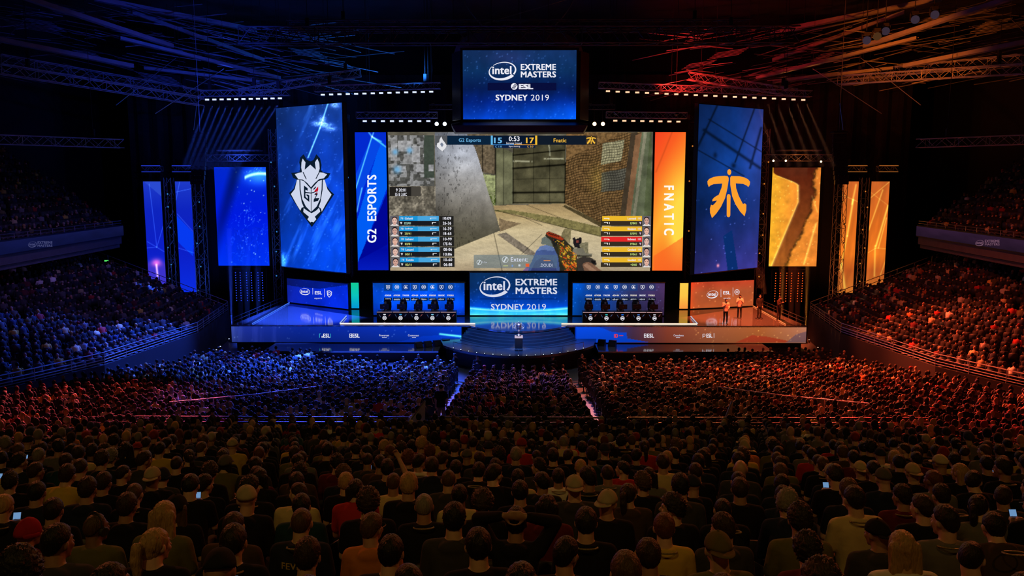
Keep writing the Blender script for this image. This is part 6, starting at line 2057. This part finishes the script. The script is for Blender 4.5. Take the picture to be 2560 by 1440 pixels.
NV = 14
TPL = []
for v in range(NV):
    mb = lp_person(100 + v)
    co = np.array(mb.v)
    q = np.array([f if len(f) == 4 else (f[0], f[1], f[2], f[2]) for f in mb.f if len(f) <= 4])
    faces = [f for f in mb.f if len(f) == 4]
    ids = [c for f, c in zip(mb.f, mb.c) if len(f) == 4]
    for f, c in zip(mb.f, mb.c):      # end caps as fans
        if len(f) > 4:
            for i in range(1, len(f) - 2, 2):
                faces.append((f[0], f[i], f[i + 1], f[i + 2]))
                ids.append(c)
    pid = np.full(len(co), 0)
    for f, c in zip(faces, ids):
        for i in f:
            pid[i] = 'skhct'.index(c if c in 'skhct' else 's')
    TPL.append((co, np.array(faces), pid))
VS, QS, CS, off = [], [], [], 0
seatV = []
SHN = np.array([s_[2] for s_ in SHIRTS])
wfar = np.array([s_[3] for s_ in SHIRTS], float)
wfar[[5, 7, 8, 9]] *= 1.3
wfar /= wfar.sum()
for p in rest:
    x, y, z, yaw, kind = p[:5]
    co, q, pid = TPL[int(RNG.integers(NV))]
    s_ = RNG.uniform(.93, 1.06)
    c, n = cos(-yaw), sin(-yaw)
    P = co * s_
    VS.append(np.stack([P[:, 0] * c - P[:, 1] * n + x, P[:, 0] * n + P[:, 1] * c + y, P[:, 2] + z], -1))
    QS.append(q + off)
    off += len(co)
    tab = np.array([SHN[RNG.choice(len(SHN), p=wfar)] * RNG.uniform(.7, 1.6) + .004, np.array(SKINS[RNG.integers(5)]), np.array(list(HCOL.values())[RNG.choice(7, p=[.2, .3, .26, .1, .06, .05, .03])]) * 1.2,
                    np.array([(.02, .02, .022), (.3, .27, .22), (.2, .02, .02), (.03, .04, .1)][RNG.integers(4)]), np.array([(.015, .016, .022), (.03, .04, .08), (.08, .075, .065)][RNG.integers(3)])])
    CS.append(tab[pid])
me = bpy.data.meshes.new('crowd')
fill_mesh(me, np.concatenate(VS), np.concatenate(QS), np.concatenate(CS), 'tone')
me.shade_smooth()
crowd = link('crowd', me, M('crowd_clothes_and_skin', (.1, .1, .1), .8, 0, .2, 4, 0, attr='tone', spec=.25))
tag(crowd, 'dense seated crowd filling the floor, side tiers and upper tiers of the arena', 'crowd', None, 'stuff')
# seats under everyone
VS, QS = [], []
SB = MB()
SB.loft([[(-w, -.24 - dy - t, zz) if i == 0 else (w, -.24 - dy - t, zz) if i == 1 else (w, -.24 - dy, zz) if i == 2 else (-w, -.24 - dy, zz) for i in range(4)] for w, dy, zz, t in ((.2, 0, .40, .04), (.225, .02, .6, .04), (.21, .05, .82, .04), (.13, .06, .87, .03))])
SB.box((0, .02, .335), (.44, .46, .05)).box((-.2, 0, .155), (.03, .4, .31)).box((.2, 0, .155), (.03, .4, .31))
sco, sq = np.array(SB.v), np.array(SB.f)
off = 0
for p in people:
    c, n = cos(-p[3] * .7), sin(-p[3] * .7)
    VS.append(np.stack([sco[:, 0] * c - sco[:, 1] * n + p[0], sco[:, 0] * n + sco[:, 1] * c + p[1], sco[:, 2] + p[2]], -1))
    QS.append(sq + off)
    off += len(sco)
me = bpy.data.meshes.new('arena_seats')
fill_mesh(me, np.concatenate(VS), np.concatenate(QS))
tag(link('arena_seats', me, M('seat_plastic', (.02, .02, .024), .5)), 'rows of dark plastic arena seats beneath the audience', 'seats', None, 'stuff')

# ------------------------------------------------------------------ people on and before the stage
FIG['player'] = figure('player', lean=8, arms='desk', tilt=-10)
FIG['stand'] = figure('stand', lean=1, arms='side', stand=True)
FIG['mic'] = figure('mic', lean=1, arms='mic', stand=True, turn=14)
FIG['hold'] = figure('hold', lean=4, arms='phone', stand=True, tilt=-16)
for x, nm, k in SEATS:
    t = thing('player', 'player in dark jersey and headset at %s booth desk, %s of five' % (nm, ORD[k]), 'person', (x + .04 * ((k * 3) % 5 - 2), 58.93, 2.0), pi + .08 * (k - 2), 'players at the desks')
    dress(t, FIG['player'], 'short' if nm == 'mauve' else 'long', (.016, .016, .022) if nm == 'mauve' else (.03, .03, .04), (.012, .012, .015), SKINS[k % 3], ['short', 'quiff', 'messy', 'buzz', 'curly'][k], HCOL['dark'], None, (0, 0, 0), ('headphones',))
for x, y, fg, sh, tr, rz, lab in ((14.5, 56.75, 'mic', (.55, .40, .36), (.02, .02, .025), pi, 'presenter in pale shirt standing nearest the gold panel on the red stage end'), (16.05, 58.9, 'hold', (.50, .36, .34), (.02, .02, .022), pi - .2, 'presenter in pale shirt second from the gold panel, before the sponsor wall'),
                                  (17.45, 58.8, 'stand', (.02, .014, .014), (.015, .012, .012), pi + .25, 'crew member in black standing third along the red stage end'), (18.6, 58.0, 'hold', (.03, .015, .014), (.02, .014, .014), pi + .5, 'crew member in dark clothes standing outermost on the red stage end')):
    t = thing('presenter', lab, 'person', (x, y, 2.0), rz)
    dress(t, FIG[fg], 'long', sh, tr, SKINS[0], 'short', HCOL['dark'])
by_head = lambda px, py, z: tuple(float(v * (z - CAM_Z) / ray(px, py)[2]) for v in ray(px, py)[:2])
for k, (px, py, fg, hair, sh, rz, lab) in enumerate([(1008, 896, 'stand', 'short', (.02, .02, .03), pi, 'outermost crew member on the blue side'), (1047, 890, 'hold', 'short', (.015, .015, .02), pi - .2, 'second crew member on the blue side'), (1094, 893, 'stand', 'long', (.2, .2, .24), pi + .2, 'long haired crew member on the blue side'),
                                          (1140, 889, 'hold', 'messy', (.012, .012, .015), 2.2, 'crew member nearest the thrust on the blue side'), (1193, 894, 'hold', 'short', (.05, .05, .07), pi, 'photographer below the thrust lamps on the blue side'), (1382, 895, 'hold', 'short', (.03, .03, .035), pi, 'photographer below the thrust lamps on the red side'),
                                          (1455, 890, 'stand', 'buzz', (.025, .025, .03), pi, 'crew member with folded hands nearest the thrust on the red side'), (1506, 892, 'stand', 'thin', (.02, .02, .024), pi, 'grey haired crew member on the red side'), (1586, 895, 'hold', 'short', (.06, .035, .02), 0, 'outermost crew member on the red side')]):
    x, y = by_head(px, py, 1.66)
    t = thing('crew_member', lab + ', standing before the stage', 'person', (x, max(y, 44.6), 0), rz)
    dress(t, FIG[fg], 'long', sh, (.015, .015, .02), SKINS[k % 4], hair, HCOL['grey'] if hair == 'thin' else HCOL['dark'])
x, y = -3.02, 31.2
t = thing('usher', 'person in black shirt and pale trousers standing in the blue lit aisle', 'person', (x, y, z_floor(y)), 0)
dress(t, FIG['stand'], 'short', (.008, .008, .010), (.16, .11, .10), SKINS[1], 'short', HCOL['black'])

# ------------------------------------------------------------------ handrails
def handrail(name, label, pts, zs, r=.025, every=1.4, base=None):
    o = thing(name, label, 'handrail', pts[0])
    b = Vector(pts[0])
    mb = MB()
    for z in zs:
        mb.path([Vector(p) - b + Vector((0, 0, z)) for p in pts], r, 6)
    mb.build('rail_bars', DARKALU if name == 'barrier_rail' else RAILM, o)
    d = 0
    for p, q in zip(pts, pts[1:]):
        p, q = Vector(p), Vector(q)
        n = max(1, round((q - p).length / every))
        for k in range(n):
            c = p.lerp(q, k / n) - b
            MB().tube(c, c + Vector((0, 0, zs[-1])), r, 6).build('post', RAILM, o)
    return o


for sx, c in ((-1, 'blue'), (1, 'red')):
    fine = [(sx * (float(np.interp(Y, [p[1] for p in RAIL], [p[0] for p in RAIL])) + .06), Y, 2.15) for Y in np.linspace(30, 52.5, 13)] + [(sx * 22.06, 61.4, 2.15)]
    handrail('tier_handrail', 'steel handrail along the front of the %s lit side tier' % c, fine, (.12, .26, .42, .66))
    handrail('tier_end_handrail', 'sloping handrail down the stage end of the %s lit side tier' % c, [(sx * 22.1, 61.5, 2.15), (sx * 32.3, 61.5, 6.15)], (.35, .7))
    handrail('balcony_handrail', 'handrail along the balcony over the %s lit side tier' % c, [(sx * 26.7, 24, 8.7), (sx * 28.62, 45, 8.7), (sx * 29.62, 61, 8.7)], (.12, .3), .022)
    zz = z_floor(26.2)
    handrail('barrier_rail', 'black and steel barrier behind the floor seats on the %s side' % c, [(sx * 3.6, 26.15, zz), (sx * 8.6, 26.15, zz), (sx * 13.5, 26.15, zz)], (.35, .75, 1.12, 1.3), .03)
    q = [(sx * 8.5, 34.2, z_floor(34.2)), (sx * 10.4, 31.4, z_floor(31.4)), (sx * 12.8, 29.2, z_floor(29.2))]
    handrail('aisle_rail', 'slanting rail between floor seats and side seats, %s side' % c, q, (.5, 1.35), .022)
    o = thing('crowd_barrier', 'pale tilted barrier panel at the foot of the %s aisle' % c, 'barrier', (sx * 3.3 if sx < 0 else 7.0, 26.35, z_floor(26.35)))
    A, B, C_, D = (-.32, -.25, .2), (.12, .45, .9), (.16, .45, 1.7), (-.28, -.25, 1.15)
    mb = MB()
    k = .03
    mb.add([(p[0], p[1], p[2]) for p in (A, B, C_, D)] + [(p[0] + k, p[1] - k, p[2]) for p in (A, B, C_, D)], [(0, 1, 2, 3), (7, 6, 5, 4), (0, 4, 5, 1), (1, 5, 6, 2), (2, 6, 7, 3), (3, 7, 4, 0)])
    mb.build('panel', M('barrier_panel_pale', (.5, .48, .44), .6), o)
    MB().path([A, B, C_, D, A], .03, 6).build('tube_frame', RAILM, o)
    MB().tube(A, (A[0], A[1], 0), .03, 6).build('leg', RAILM, o)
    MB().tube(B, (B[0], B[1], 0), .03, 6).build('leg', RAILM, o)
zz = z_floor(26.2)
handrail('barrier_rail', 'black and steel barrier behind the central floor block', [(-2.65, 26.15, zz), (2.65, 26.15, zz)], (.35, .75, 1.12, 1.3), .03)
o = thing('exit_sign', 'small green exit lamp over the blue side tier', 'sign', at(266, 652, 60.6))
MB().box((0, .05, 0), (.35, .08, .16)).build('housing', BLACK, o)
MB().box((0, 0, 0), (.3, .02, .11)).build('lit_face', E('exit_green', (.1, .9, .15), .8), o)
MB().tube((0, .05, 0), (0, .05, -3.0), .02).build('pole', BLACK, o)


# ------------------------------------------------------------------ cones of haze shaped to the lamp beams so they show, both stage ends
HAZE = bpy.data.materials.new('beam_cone_haze')
HAZE.use_nodes = True
nt = HAZE.node_tree
nt.nodes.remove(nt.nodes['Principled BSDF'])
vs_ = nt.nodes.new('ShaderNodeVolumeScatter')
vs_.inputs['Density'].default_value = .06
vs_.inputs['Anisotropy'].default_value = .2
nt.links.new(vs_.outputs[0], nt.nodes['Material Output'].inputs['Volume'])


def beam(mb, p, q, half, color, watts):
    p, q = Vector(p), Vector(q)
    spot('lamp_beam', p, q, color, watts, half * 2, .8, .05)
    a = (q - p).normalized()
    t = tan(radians(half)) * 1.15
    ln = (q - p).length
    mb.tube(p + a * .25, q, .10 + t * .25, 12, .10 + t * ln)


for sx, c in ((-1, 'blue'), (1, 'orange')):
    mb = MB()
    for k in range(11 if sx < 0 else 6):
        x = -21.25 + .498 * k if sx < 0 else 16.1 + .66 * k
        z = 17.22 if sx < 0 else 17.32
        beam(mb, (x, 56.8, z), (x + (-2.6 if sx < 0 else 2.3) * (.75 + .05 * k), 57.2, z - 4.4), 2.3, (.035, .10, 1.0) if sx < 0 else (1.0, .36, .14), 16000 if sx < 0 else 4500)
    for px, py, Y in ([(601, 806, 57.5), (618, 800, 58.5), (645, 782, 61), (578, 790, 60)] if sx < 0 else [(1994, 808, 57.3), (1978, 800, 58.6), (1955, 786, 60.8), (2016, 790, 60)]):
        x, y, z = at(px, py, Y)
        beam(mb, (x, y, .6), (x - .15 * sx, y, 8.5), 1.9, (.035, .09, 1.0) if sx < 0 else (1.0, .30, .04), 60000 if sx < 0 else 30000)
    if sx > 0:      # two slanting beams falling toward the presenters
        for (px, py), (qx, qy), Y in (((1880, 560), (1902, 720), 62), ((1905, 660), (1912, 735), 61.5)):
            beam(mb, at(px, py, Y), at(qx, qy, Y), 1.6, (1.0, .36, .10), 9000)
    o = mb.build('beam_haze', HAZE)
    tag(o, 'haze glowing %s in the lamp beams at the stage end' % c, 'haze', None, 'stuff')
